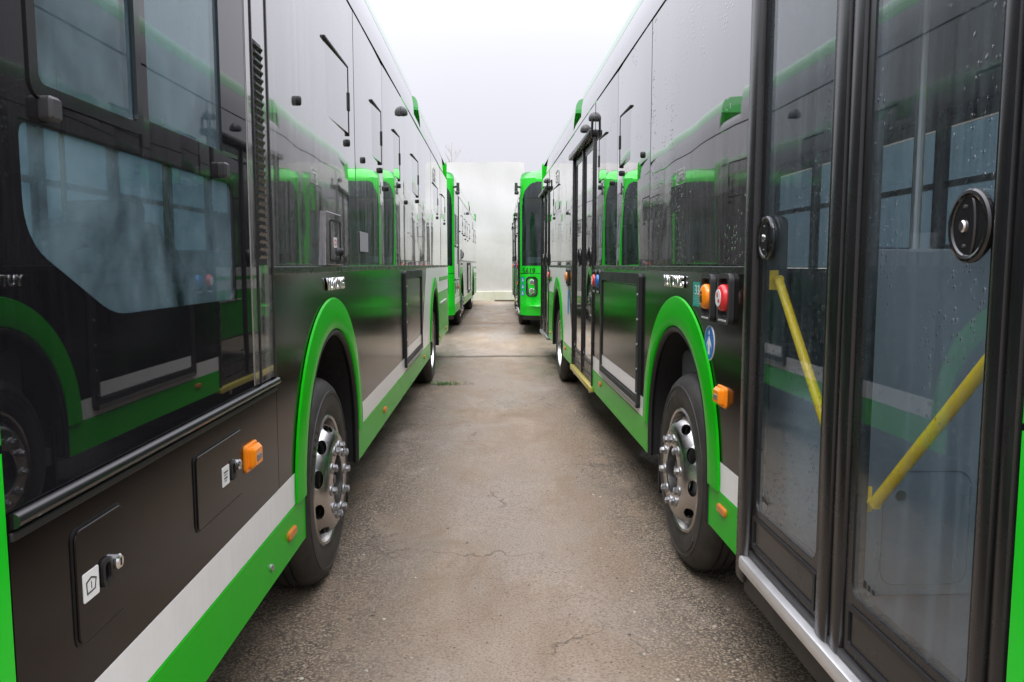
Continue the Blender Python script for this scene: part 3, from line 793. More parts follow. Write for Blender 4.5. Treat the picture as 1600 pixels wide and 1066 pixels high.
    # windscreen wipers resting upright on the glass, mirror-replacing cameras on the corner
    bm = bmesh.new()
    for x in (-0.55, 0.35):
        tube(bm, [(x, front_y(x, 1.45) - 0.03, 1.42), (x + 0.1, front_y(x, 1.9) - 0.04, 1.85), (x + 0.12, front_y(x, 2.3) - 0.02, 2.35)], 0.012, 6)
    build('wiper', bm, TRIMB, root)
    for x in (1, -1):
        q = Side(x); bm = bmesh.new()
        tube(bm, [q.p(0.42, 3.08, -0.02), q.p(0.38, 3.10, 0.085)], 0.022, 8)
        tube(bm, [q.p(0.38, 3.00, 0.085), q.p(0.38, 3.17, 0.085)], [0.035, 0.03], 10)
        box(bm, tuple(q.p(0.33, 2.93, 0.03)), tuple(q.p(0.45, 3.00, 0.12)), 0.02)
        build('mirror_camera', bm, PLAS, root, True)
    # ---- tail
    bm = bmesh.new()
    box(bm, (-W + 0.005, LEN - 0.13, ZS), (W - 0.005, LEN, ZC + 0.1), 0.10, 3); build('rear_panel', bm, GREEN, root, True)
    # ---- far side (faces away from the alley): lower panel, pillars, clear windows
    bm = bmesh.new(); od.columns(bm, ysamp(YF, LEN - 0.12, RI), archz(RI, ZS), lambda y: 1.52, 0.0); build('lower_side_panel', bm, DARKP, root)
    pill = [YF, 1.75, 2.95, 4.15, 5.35, 6.55, 7.75, 8.95, 10.15, 11.35, LEN - 0.12]
    bm = bmesh.new()
    for y in pill: od.rect(bm, y - 0.06 if y > YF else y, y + 0.06, 1.54, 2.66, -0.06, -0.002)
    od.rect(bm, YF, LEN - 0.12, 2.661, ZSEAM, -0.06, 0.0)
    od.rect(bm, YF, LEN - 0.12, 1.50, 1.539, -0.06, 0.0)
    build('side_frame', bm, TRIMB, root)
    for a, b in zip(pill[:-1], pill[1:]):
        bm = bmesh.new(); od.rect(bm, a + 0.062, b - 0.062, 1.545, 2.655, -0.03, -0.024); g = build('side_window', bm, OFFG, root)
        bm = bmesh.new(); od.rect(bm, a + 0.06, b - 0.06, 2.19, 2.24, -0.05, -0.01); build('window_bar', bm, TRIMB, g)
    # ---- inside
    bm = bmesh.new(); box(bm, (-W + 0.07, 0.55, 0.40), (W - 0.07, LEN - 0.2, 0.50)); build('floor', bm, FLOORM, root)
    bm = bmesh.new(); box(bm, (-W + 0.05, 0.62, 2.80), (W - 0.05, LEN - 0.2, 2.86)); build('ceiling', bm, CEIL, root)
    bm = bmesh.new(); box(bm, (-W + 0.1, LEN - 1.6, 0.5), (W - 0.1, LEN - 1.5, 2.8)); build('bulkhead', bm, GPLAS, root)
    bm = bmesh.new()
    box(bm, (-1.05, 0.42, 0.75), (1.05, 0.72, 1.28), 0.06); box(bm, (0.1, 0.62, 1.12), (1.1, 0.92, 1.34), 0.06)
    build('dashboard', bm, PLAS, root, True)
    bm = bmesh.new()
    c = Vector((0.70, 1.08, 1.42)); u = Vector((1, 0, 0)); v = Vector((0, 0.62, 0.55)).normalized()
    rim_ = [c + (u * math.cos(t) + v * math.sin(t)) * 0.23 for t in (2 * math.pi * k / 28 for k in range(29))]
    tube(bm, rim_, 0.016, 8, False); tube(bm, [c - u * 0.22, c, c + u * 0.22], 0.014, 6); tube(bm, [c, c - v.cross(u).normalized() * -0.3], 0.03, 8)
    build('steering_wheel', bm, TRIMB, root, True)
    ds = seat(root, 0.70, 1.98, 0.62, SEATM, 'driver_seat')
    bm = bmesh.new(); box(bm, (0.56, 2.17, 1.70), (0.84, 2.25, 1.82), 0.03); build('headrest', bm, SEATM, ds, True)
    bm = bmesh.new()                      # crumpled clear wrap left over the seat
    bmesh.ops.create_icosphere(bm, subdivisions=4, radius=1)
    rnd = random.Random(5)
    for vv in bm.verts:
        k = 1 + 0.35 * (rnd.random() - 0.5)
        vv.co = Vector((0.74 + vv.co.x * 0.30 * k, 2.02 + vv.co.y * 0.34 * k, 1.42 + vv.co.z * 0.33 * k))
    build('plastic_wrap', bm, WRAP, ds)
    bm = bmesh.new(); box(bm, (0.12, 2.48, 0.5), (W - 0.10, 2.52, 1.64), 0.01); build('cab_partition', bm, GPLAS, root)
    bm = bmesh.new()
    box(bm, (-1.16, 1.50, 0.5), (-0.70, 1.54, 1.63), 0.015); box(bm, (-1.20, 1.54, 0.5), (-0.70, 3.6, 1.10), 0.03)
    cp = build('entrance_panel', bm, GPLAS, root, True)
    bm = bmesh.new(); o_, i_ = rounded(-1.07, -0.78, 0.54, 0.92, 0.05), rounded(-1.066, -0.784, 0.544, 0.916, 0.047)
    for P in (o_, i_): pass
    A = [bm.verts.new((a, 1.4985, b)) for a, b in o_]; B = [bm.verts.new((a, 1.4985, b)) for a, b in i_]
    for k in range(len(A)): bm.faces.new((A[k], A[(k + 1) % len(A)], B[(k + 1) % len(A)], B[k]))
    build('hatch_seam', bm, plain('grey_seam', (0.12, 0.135, 0.15), 0.5), cp)
    bm = bmesh.new(); lathe = []
    for k in range(20):
        pass
    tube(bm, [(-1.01, 1.499, 0.84), (-1.01, 1.496, 0.84)], 0.017, 18); build('hatch_lock', bm, STEEL, cp)
    bm = bmesh.new(); box(bm, (-0.62, 1.25, 0.5), (-0.1, 1.5, 0.98), 0.02); build('step_box', bm, TRIMB, root)
    for (x, y) in ((-0.62, 2.2), (-0.62, 4.4), (0.62, 4.4), (-0.62, 6.0)):
        bm = bmesh.new(); tube(bm, [(x, y, 0.5), (x, y, 2.8)], 0.018, 10); build('grab_pole', bm, YEL if y > 3 else SILV, root, True)
    for y in (3.0, 4.2, 5.2, 8.9, 9.9):
        for x in (-0.95, 0.95): seat(root, x, y, 0.72 if y < 4 else 0.6)
    # ---- small things on both kinds of side
    def marker(y, z, big=True):
        bm = bmesh.new()
        if big:
            sd.plate(bm, rounded(y - 0.062, y + 0.062, z - 0.045, z + 0.045, 0.018, 5), -0.002, 0.010, 0.003); o = build('side_marker', bm, ORANGE, root, True, 25)
            bm = bmesh.new(); sd.plate(bm, rounded(y - 0.045, y + 0.050, z - 0.036, z + 0.038, 0.016, 5), 0.008, 0.032, 0.012); build('marker_lens', bm, ORANGE, o, True, 25)
            bm = bmesh.new(); sd.plate(bm, rounded(y - 0.022, y + 0.026, z - 0.013, z + 0.010, 0.004, 3), 0.027, 0.0345, 0.002); build('marker_window', bm, LENSG, o)
        else:
            sd.plate(bm, rounded(y - 0.055, y + 0.055, z - 0.018, z + 0.018, 0.014, 5), 0.0, 0.016, 0.005); build('side_reflector', bm, ORDIRT, root, True, 25)
    side_text(sd, 'YUTONG', 3.17, 1.487 if s > 0 else 1.495, 0.42, 0.062, 0.001, 0.014, CHROME, root, 'maker_lettering', 0.02)
    lg = side_text(sd, 'STB', 9.95, 2.76, 0.30, 0.12, -0.002, 0.0045, LOGOW, root, 'operator_logo', 0.03)
    bm = bmesh.new()
    sd.ring(bm, rounded(9.74, 10.16, 2.64, 2.88, 0.06), rounded(9.765, 10.135, 2.668, 2.852, 0.045), -0.004, 0.0028); build('logo_frame', bm, LOGOW, lg)
    def battery_hatch(y0, y1):
        bm = bmesh.new()
        sd.ring(bm, rounded(y0, y1, 0.655, 1.525, 0.03), rounded(y0 + 0.07, y1 - 0.07, 0.72, 1.455, 0.03), -0.01, 0.022); h = build('battery_hatch', bm, RUB, root)
        bm = bmesh.new(); sd.plate(bm, rounded(y0 + 0.08, y1 - 0.08, 0.83, 1.445, 0.02), 0.002, 0.012, 0.002); build('hatch_panel', bm, DARKP, h)
        bm = bmesh.new(); sd.rect(bm, y0 + 0.08, y1 - 0.08, 0.735, 0.826, 0.002, 0.012); build('hatch_stripe', bm, WHITE, h)
        bm = bmesh.new(); sd.rect(bm, y0 + 0.04, y1 - 0.03, 0.655, 0.685, 0.0225, 0.027, 0.002); build('hatch_sill', bm, STEEL, h)
        bm = bmesh.new()
        for k in range(5): tube(bm, [sd.p(y0 + 0.035, 0.75 + k * 0.16, 0.02), sd.p(y0 + 0.035, 0.75 + k * 0.16, 0.027)], 0.009, 8)
        build('hatch_bolt', bm, STEEL, h)
    def button(y, z, mat, glyph):
        bm = bmesh.new()
        sd.ring(bm, rounded(y - 0.085, y + 0.085, z - 0.11, z + 0.10, 0.035), rounded(y - 0.065, y + 0.065, z - 0.085, z + 0.08, 0.025), -0.03, 0.020)
        h = build('button_housing', bm, PLAS, root, True, 30)
        bm = bmesh.new(); sd.plate(bm, rounded(y - 0.068, y + 0.068, z - 0.088, z + 0.083, 0.025), -0.02, 0.004); build('housing_back', bm, TRIMB, h)
        bm = bmesh.new(); sd.rect(bm, y - 0.05, y + 0.05, z - 0.098, z - 0.090, 0.018, 0.023, 0.002); build('housing_rib', bm, SILV, h)
        bm = bmesh.new()
        rows = [(0.056, 0.004), (0.056, 0.022), (0.050, 0.032), (0.036, 0.038), (0.0, 0.040)]
        R_ = []
        for r, o in rows:
            R_.append([bm.verts.new(sd.p(y, z, o))] if r == 0 else [bm.verts.new(sd.p(y + r * math.cos(t), z + r * math.sin(t), o)) for t in (2 * math.pi * k / 28 for k in range(28))])
        for u, v in zip(R_[:-1], R_[1:]):
            for k in range(28):
                if len(v) == 1: bm.faces.new((u[k], u[(k + 1) % 28], v[0]))
                else: bm.faces.new((u[k], u[(k + 1) % 28], v[(k + 1) % 28], v[k]))
        b = build('call_button', bm, mat, h, True)
        bm = bmesh.new()
        if glyph == 'face':
            sd.plate(bm, ellipse(y, z, 0.036, 0.036, 24), 0.0385, 0.0405); build('button_symbol', bm, WHM, h)
            bm = bmesh.new(); sd.plate(bm, ellipse(y + 0.008, z + 0.012, 0.008, 0.012, 10), 0.040, 0.0418); sd.plate(bm, ellipse(y - 0.012, z - 0.012, 0.012, 0.008, 10), 0.040, 0.0418)
            build('symbol_print', bm, REDINK, h)
        else:
            sd.plate(bm, ellipse(y, z + 0.018, 0.008, 0.008, 10), 0.038, 0.0415); sd.plate(bm, rounded(y - 0.012, y + 0.012, z - 0.026, z + 0.006, 0.004, 2), 0.037, 0.0413); build('button_symbol', bm, INK, h)
    if s > 0:
        # -------- driver's end, left side
        zb = lambda y: 1.615 - (1.615 - 1.47) * max(0, min(1, (y - 0.58) / 0.30))
        Y0, Y1 = YF + 0.004, 1.83
        def sheet(name, cells, mat, th=0.02):
            bm = bmesh.new()
            for P in cells: bm.faces.new([bm.verts.new(sd.p(y, z, -0.002)) for y, z in P])
            bmesh.ops.remove_doubles(bm, verts=bm.verts[:], dist=1e-5)
            es = [e for e in bm.edges if e.is_boundary]
            r = bmesh.ops.extrude_edge_only(bm, edges=es)
            for g in r['geom']:
                if isinstance(g, bmesh.types.BMVert): g.co.x -= s * th
            return build(name, bm, mat, root)
        q = lambda a, b, c, d: [(a, c), (b, c), (b, d), (a, d)]
        zq = [1.17, 1.47, 1.83, 1.885, 1.915, 2.55, ZSEAM - 0.006]
        yq = [Y0, 0.58, 0.63, 0.88, 1.05, 1.10, 1.60, 1.685, Y1]
        cells = []
        for i in range(len(yq) - 1):
            a, b = yq[i], yq[i + 1]
            for j in range(len(zq) - 1):
                c, d = zq[j], zq[j + 1]
                m = (a + b) / 2; zc = (c + d) / 2
                if 0.58 < m < 1.685 and 1.47 < zc < 1.83:
                    if m < 0.88:
                        za, zb_ = zb(a), zb(b)
                        cells.append([(a, c), (b, c), (b, zb_), (a, za)] if zb_ > c + 1e-5 else [(a, c), (b, c), (a, za)])
                    continue
                if 0.63 < m < 1.05 and 1.885 < zc < 2.55: continue
                if 1.10 < m < 1.60 and 1.915 < zc < 2.55: continue
                cells.append(q(a, b, c, d))
        dw = sheet('driver_window_surround', cells, CABG)
        bm = bmesh.new(); sd.plate(bm, [(0.575, 1.61), (0.88, 1.465), (1.69, 1.465), (1.69, 1.835), (0.575, 1.835)], -0.016, -0.010); build('lower_glass', bm, CLEAR, dw)
        bm = bmesh.new()
        sd.ring(bm, fillet([(0.572, 1.613), (0.878, 1.462), (1.692, 1.462), (1.692, 1.838), (0.572, 1.838)], [0.004] * 5),
                fillet([(0.586, 1.622), (0.892, 1.474), (1.676, 1.474), (1.676, 1.826), (0.586, 1.826)], [0.075, 0.06, 0.035, 0.03, 0.03]), -0.0095, -0.0045)
        build('glass_border', bm, CABG, dw)
        bm = bmesh.new(); sd.rect(bm, 0.65, 1.03, 1.90, 2.54, -0.014, -0.008); build('sliding_glass', bm, CLEAR, dw)
        bm = bmesh.new(); sd.rect(bm, 1.09, 1.61, 1.905, 2.56, -0.016, -0.010); build('fixed_glass', bm, CLEAR, dw)
        bm = bmesh.new(); sd.ring(bm, rounded(0.618, 1.062, 1.874, 2.562, 0.03), rounded(0.645, 1.035, 1.90, 2.538, 0.02), -0.02, 0.002); build('sliding_frame', bm, GLOSSB, dw, True, 30)
        for y, z in ((0.665, 1.858), (1.575, 1.858)):
            bm = bmesh.new(); sd.plate(bm, rounded(y - 0.02, y + 0.02, z - 0.022, z + 0.022, 0.008, 4), -0.004, 0.022, 0.006); build('window_latch', bm, PLAS, dw, True, 30)
        # pillar strip with louvres
        bm = bmesh.new(); sd.rect(bm, 1.836, 2.086, 1.172, ZSEAM - 0.006, -0.02, 0.001, 0.004); vp = build('vent_pillar', bm, DUSTYG, root)
        bm = bmesh.new(); sd.rect(bm, 1.895, 1.905, 1.172, ZSEAM - 0.01, 0, 0.0055, 0.002); sd.rect(bm, 2.07, 2.084, 1.172, ZSEAM - 0.01, 0, 0.0055, 0.002); build('pillar_bead', bm, TRIMB, vp)
        bm = bmesh.new(); sd.rect(bm, 1.915, 2.008, 1.58, 2.33, 0, 0.0022); build('vent_recess', bm, WELL, vp)
        bm = bmesh.new()
        for k in range(28):
            z = 1.60 + k * 0.026
            A = [sd.p(1.915, z, 0.002), sd.p(2.008, z, 0.002), sd.p(2.008, z + 0.012, 0.010), sd.p(1.915, z + 0.012, 0.010)]
            B = [p + Vector((0, 0, 0.004)) for p in A]
            va = [bm.verts.new(p) for p in A]; vb = [bm.verts.new(p) for p in B]
            bm.faces.new(va); bm.faces.new(vb[::-1])
            for i in range(4): bm.faces.new((va[i], va[(i + 1) % 4], vb[(i + 1) % 4], vb[i]))
        build('vent_louvres', bm, TRIMB, vp)
        bm = bmesh.new(); sd.rect(bm, 1.84, 2.09, 1.40, 1.43, 0.0012, 0.003); 
        bm.free()
        # bright trim bar
        bm = bmesh.new(); tube(bm, [sd.p(YF + 0.01, 1.155, 0.004), sd.p(1.3, 1.155, 0.004), sd.p(2.09, 1.155, 0.004)], 0.014, 14); build('trim_bar', bm, GLOSSB, root, True)
        bm = bmesh.new(); sd.rect(bm, YF + 0.006, 2.09, 1.12, 1.136, -0.004, 0.006, 0.003); build('trim_rubber', bm, RUB, root)
        # service flaps with lock and sticker
        for (a, b, c, d, rad, kind) in ((0.67, 0.865, 0.845, 1.072, 0.022, 'wash'), (1.28, 1.66, 0.862, 1.065, 0.015, 'plug')):
            bm = bmesh.new(); sd.plate(bm, rounded(a - 0.005, b + 0.005, c - 0.005, d + 0.005, rad), -0.004, 0.0022); fl = build('service_flap', bm, RUB, root)
            bm = bmesh.new(); sd.plate(bm, rounded(a, b, c, d, rad), 0.0, 0.007, 0.002); build('flap_panel', bm, DARKP, fl)
            ym = b - 0.062 if kind == 'wash' else b - 0.075; zm = (c + d) / 2 - 0.005
            bm = bmesh.new(); sd.ring(bm, rounded(ym - 0.045, ym - 0.004, zm - 0.03, zm + 0.03, 0.015), rounded(ym - 0.036, ym - 0.013, zm - 0.02, zm + 0.02, 0.01), 0.006, 0.013); build('flap_catch', bm, RUB, fl, True)
            bm = bmesh.new(); sd.plate(bm, ellipse(ym + 0.012, zm + 0.008, 0.015, 0.0165, 20), 0.006, 0.022, 0.004); build('flap_lock', bm, CHROME, fl, True)
            bm = bmesh.new(); sd.rect(bm, ym + 0.009, ym + 0.015, zm, zm + 0.016, 0.021, 0.0225); build('keyhole', bm, INK, fl)
            st = sticker(sd, 'flap_sticker', ym - 0.115, ym - 0.055, zm - 0.03, zm + 0.028, WHM, fl, 0.0085, 0.004)
            bm = bmesh.new(); y_, z_ = ym - 0.085, zm - 0.003
            if kind == 'wash':
                sd.ring(bm, [(y_ - 0.018, z_ - 0.014), (y_ + 0.014, z_ - 0.012), (y_ + 0.02, z_ + 0.01), (y_, z_ + 0.018), (y_ - 0.02, z_ + 0.012)],
                        [(y_ - 0.0155, z_ - 0.011), (y_ + 0.012, z_ - 0.0095), (y_ + 0.017, z_ + 0.008), (y_, z_ + 0.015), (y_ - 0.017, z_ + 0.0095)], 0.007, 0.0092)
                sd.rect(bm, y_ - 0.001, y_ + 0.001, z_ - 0.006, z_ + 0.008, 0.007, 0.0092)
            else:
                for k, (u, v) in enumerate(((-0.018, 0.016), (-0.016, 0.012))):
                    sd.rect(bm, y_ + u, y_ + v, z_ + 0.012 - k * 0.018, z_ + 0.016 - k * 0.018, 0.007, 0.0092)
                    sd.rect(bm, y_ + u, y_ + v - 0.008, z_ + 0.005 - k * 0.018, z_ + 0.007 - k * 0.018, 0.007, 0.0092)
            build('sticker_print', bm, INK, fl)
        marker(1.75, 0.955)
        for y in (2.22, 4.87, 8.15, 10.75, 12.3): marker(y, 0.53, False)
        bm = bmesh.new(); sd.plate(bm, ellipse(1.94, 0.50, 0.013, 0.014, 16), 0, 0.014, 0.004); build('jacking_bolt', bm, STEEL, root, True)
        # charging flap
        bm = bmesh.new(); T = [(2.93, 1.578), (3.37, 1.578), (3.33, 1.835), (2.97, 1.835)]
        sd.plate(bm, T, -0.004, 0.014, 0.004); cf = build('charging_flap', bm, DUSTYG, root)
        bm = bmesh.new(); sd.ring(bm, rounded(3.03, 3.29, 1.60, 1.80, 0.01), rounded(3.038, 3.282, 1.608, 1.792, 0.01), 0.012, 0.018); build('flap_seam', bm, RUB, cf)
        bm = bmesh.new(); sd.plate(bm, ellipse(3.28, 1.645, 0.028, 0.022, 16), 0.012, 0.034, 0.008); build('flap_handle', bm, RUB, cf, True)
        st = sticker(sd, 'flap_sticker', 3.115, 3.19, 1.665, 1.715, WHM, cf, 0.0165, 0.003)
        bm = bmesh.new(); sd.ring(bm, rounded(3.13, 3.175, 1.675, 1.705, 0.008), rounded(3.137, 3.168, 1.681, 1.699, 0.006), 0.0155, 0.0172); build('sticker_print', bm, REDINK, cf)
        battery_hatch(6.20, 7.80)
        sticker(sd, 'grey_sticker', 3.95, 4.25, 1.66, 1.78, GREYSTK, root, 0.004)
    else:
        # -------- doors, right side
        def leaf(y0, y1, glassm, hand=None, rail=None, bw=0.032, z0=0.50, z1=2.75):
            bm = bmesh.new()
            sd.ring(bm, rounded(y0, y1, z0, z1, 0.012), rounded(y0 + bw, y1 - bw, z0 + 0.17, z1 - 0.07, 0.05), -0.045, -0.010)
            d = build('door_leaf', bm, TRIMB, root, True, 30)
            bm = bmesh.new(); sd.plate(bm, rounded(y0 + bw - 0.01, y1 - bw + 0.01, z0 + 0.16, z1 - 0.06, 0.05), -0.019, -0.0135); build('door_glass', bm, glassm, d)
            bm = bmesh.new(); sd.ring(bm, rounded(y0 + 0.02, y1 - 0.02, z0 + 0.02, z0 + 0.145, 0.012), rounded(y0 + 0.035, y1 - 0.035, z0 + 0.035, z0 + 0.13, 0.01), -0.011, -0.004)
            build('kick_panel', bm, RUB, d)
            bm = bmesh.new()
            for k in range(3): sd.rect(bm, y1 - bw - 0.12 + k * 0.022, y1 - bw - 0.105 + k * 0.022, z0 + 0.22, z0 + 0.232 + 0.004 * k, -0.0140, -0.0125)
            build('glass_stamp', bm, INK, d)
            if hand:
                hy, hz, hr = hand
                bm = bmesh.new()
                sd.plate(bm, ellipse(hy, hz, hr * 1.0, hr * 1.03, 40), -0.0135, -0.004, 0.002)
                h = build('door_handle', bm, TRIMB, d, True, 30)
                bm = bmesh.new()
                ring = [sd.p(hy + hr * 0.92 * math.cos(t), hz + hr * math.sin(t), -0.003) for t in (2 * math.pi * k / 48 for k in range(49))]
                tube(bm, ring, 0.0095, 10, False); build('handle_ring', bm, GLOSSB, d, True)
                bm = bmesh.new()
                sd.plate(bm, [(hy + 0.9 * hr * math.cos(t) * (1 if math.cos(t) > 0 else 0.30), hz + 0.93 * hr * math.sin(t)) for t in (2 * math.pi * k / 40 for k in range(40))], -0.005, 0.001, 0.003)
                build('handle_plate', bm, GLOSSB, d, True, 30)
                bm = bmesh.new(); sd.plate(bm, ellipse(hy + 0.018, hz, hr * 0.17, hr * 0.19, 20), 0.0, 0.007, 0.003); build('handle_lock', bm, CHROME, d, True)
                bm = bmesh.new()
                for dz in (-0.6, 0.6): sd.plate(bm, ellipse(hy + 0.015, hz + dz * hr, 0.0035, 0.0035, 10), 0.0, 0.0035)
                build('handle_screw', bm, STEEL, d)
            if rail:
                (ya, za), (yb, zb_) = rail
                bm = bmesh.new()
                P0, P1 = Vector((ya, za)), Vector((yb, zb_))
                q0, q1 = sd.p(ya, za, -0.055), sd.p(yb, zb_, -0.055); dd = (q1 - q0).normalized()
                tube(bm, [q0 - dd * 0.016, q0 - dd * 0.012, q0 - dd * 0.004, q0 + dd * 0.004, q1], [0.006, 0.011, 0.0148, 0.0155, 0.0155], 16)
                ye = ya + 0.042
                tube(bm, [sd.p(ya - 0.012, za + 0.004, -0.055), sd.p(ya + 0.02, za, -0.055), sd.p(ye, za, -0.052)], [0.015, 0.012, 0.011], 10)
                sd.rect(bm, ye - 0.004, ye + 0.004, za - 0.036, za + 0.036, -0.068, -0.036, 0.003)
                build('handrail', bm, YEL, d, True)
            return d
        leaf(0.585, 1.165, DOORG, (0.675, 1.66, 0.068), ((1.115, 0.935), (0.60, 1.45)))
        leaf(1.335, 1.935, DOORG, (1.855, 1.675, 0.070), ((1.86, 1.525), (1.38, 1.03)))
        def post(y0, y1, z0, z1, o, name='door_pillar', mat=TRIMB):
            bm = bmesh.new(); sd.rect(bm, y0, y1, z0, z1, -0.06, o, min(0.02, (y1 - y0) * 0.3)); return build(name, bm, mat, root, True, 40)
        post(1.17, 1.243, 0.46, 2.775, 0.004, 'door_edge_rubber'); post(1.247, 1.33, 0.46, 2.775, 0.010, 'door_edge_rubber')
        post(1.94, 2.036, 0.36, 2.90, 0.020)
        post(YF + 0.008, 0.53, 0.42, 2.95, 0.01); post(0.532, 0.58, 0.44, 2.9, 0.018)
        bm = bmesh.new(); sd.rect(bm, 0.50, 1.965, 0.418, 0.472, -0.05, 0.030, 0.012); dsl = build('door_sill', bm, SILV, root, True, 40)
        bm = bmesh.new(); sd.rect(bm, 0.50, 1.96, 0.33, 0.402, -0.10, 0.005, 0.004); build('sill_skirt', bm, RUB, root)
        bm = bmesh.new(); sd.rect(bm, 0.5, 1.94, 0.476, 0.497, -0.30, 0.0); build('door_step', bm, PLAS, root)
        bm = bmesh.new(); sd.rect(bm, 1.72, 1.92, 0.501, 0.507, -0.14, -0.03); build('step_edge', bm, YEL, root)
        for a, b in ((6.25, 7.92), (11.30, 12.84)):
            m = (a + b) / 2
            for y0, y1, hy in ((a + 0.05, m - 0.02, a + 0.15), (m + 0.02, b - 0.05, m + 0.12)):
                leaf(y0, y1, BLACKG, None, None, bw=0.026, z0=0.50, z1=2.72)
                bm = bmesh.new()
                tube(bm, [sd.p(hy + 0.07 * math.cos(t), 1.66 + 0.085 * math.sin(t), 0.016) for t in (2 * math.pi * k / 28 for k in range(29))], 0.014, 8, False)
                sd.plate(bm, ellipse(hy, 1.66, 0.07, 0.08, 24), -0.01, 0.012); build('door_handle', bm, TRIMB, root, True, 30)
            post(a, a + 0.045, 0.45, 2.80, 0.016); post(b - 0.045, b, 0.45, 2.80, 0.016); post(m - 0.018, m + 0.018, 0.47, 2.73, 0.010, 'door_edge_rubber')
            bm = bmesh.new(); sd.rect(bm, a - 0.02, b + 0.02, 2.735, 2.79, -0.02, 0.060, 0.010); build('door_header', bm, TRIMB, root, True, 40)
            bm = bmesh.new(); tube(bm, [sd.p(a - 0.03, 2.72, 0.035), sd.p(a - 0.03, 2.88, 0.030)], 0.011, 8); build('header_hinge', bm, TRIMB, root)
            bm = bmesh.new(); sd.rect(bm, a, b, 0.40, 0.455, -0.05, 0.03, 0.01); build('door_sill', bm, PALEY if a < 8 else STEEL, root, True, 40)
            bm = bmesh.new(); sd.rect(bm, a, b, 0.455, 0.50, -0.10, -0.01); build('door_step', bm, PLAS, root)
        # round-the-door fittings
        button(2.53, 1.44, ORANGE, 'person'); button(2.275, 1.445, REDM, 'face')
        button(6.10, 1.44, REDM, 'face'); button(5.86, 1.44, BLUM, 'person'); button(8.45, 1.44, ORANGE, 'person'); button(11.1, 1.42, REDM, 'face')
        st = sticker(sd, 'teal_sticker', 2.655, 2.80, 1.385, 1.50, TEAL, root, 0.003)
        side_text(sd, '33', 2.728, 1.463, 0.075, 0.045, 0.0032, 0.0006, WHM, root, 'sticker_lettering')
        bm = bmesh.new()
        for k in range(4): sd.rect(bm, 2.675, 2.78 - 0.02 * (k % 2), 1.398 + 0.011 * k, 1.401 + 0.011 * k, 0.002, 0.0037)
        build('sticker_print', bm, plain('pale_teal_ink', (0.2, 0.5, 0.42), 0.4), root)
        bm = bmesh.new(); sd.plate(bm, ellipse(2.51, 1.235, 0.075, 0.078, 40), 0.0, 0.003); ar = build('arrow_sign', bm, WHM, root)
        bm = bmesh.new(); sd.plate(bm, ellipse(2.51, 1.235, 0.069, 0.072, 40), 0.002, 0.0042); build('sign_face', bm, BLUM, ar)
        bm = bmesh.new(); y, z = 2.51, 1.235
        sd.rect(bm, y - 0.011, y + 0.011, z - 0.052, z + 0.02, 0.003, 0.0054)
        sd.plate(bm, [(y, z + 0.032), (y - 0.034, z - 0.006), (y - 0.034, z - 0.022), (y, z + 0.012), (y + 0.034, z - 0.022), (y + 0.034, z - 0.006)], 0.003, 0.0050)
        sd.plate(bm, ellipse(y, z + 0.046, 0.008, 0.01, 10), 0.003, 0.0054)
        build('sign_arrow', bm, WHM, ar)
        marker(2.30, 1.03)
        for y in (2.25, 5.75, 8.7, 10.9): marker(y, 0.555, False)
        bm = bmesh.new(); sd.rect(bm, 8.33, 8.47, 1.0, 1.28, 0, 0.003); build('blue_sticker', bm, BLUM, root)
        battery_hatch(4.03, 5.70)
        for y in (6.6, 7.9):
            bm = bmesh.new(); tube(bm, [sd.p(y, 0.40, -0.02), sd.p(y, 0.34, -0.02)], 0.012, 8); build('drain_stub', bm, STEEL, root)
    return root

def heading(vpx):
    return math.atan((vpx - 765) / F)
def place(X0, vpx, along, s, zg=0.0, row=1):
    h = heading(vpx); d = Vector((math.sin(h), math.cos(h))); nrm = Vector((math.cos(h), -math.sin(h)))
    c = Vector((X0, 0)) + d * along - nrm * (W * s)
    return make_bus((c.x, c.y), -h, s, zg, row)

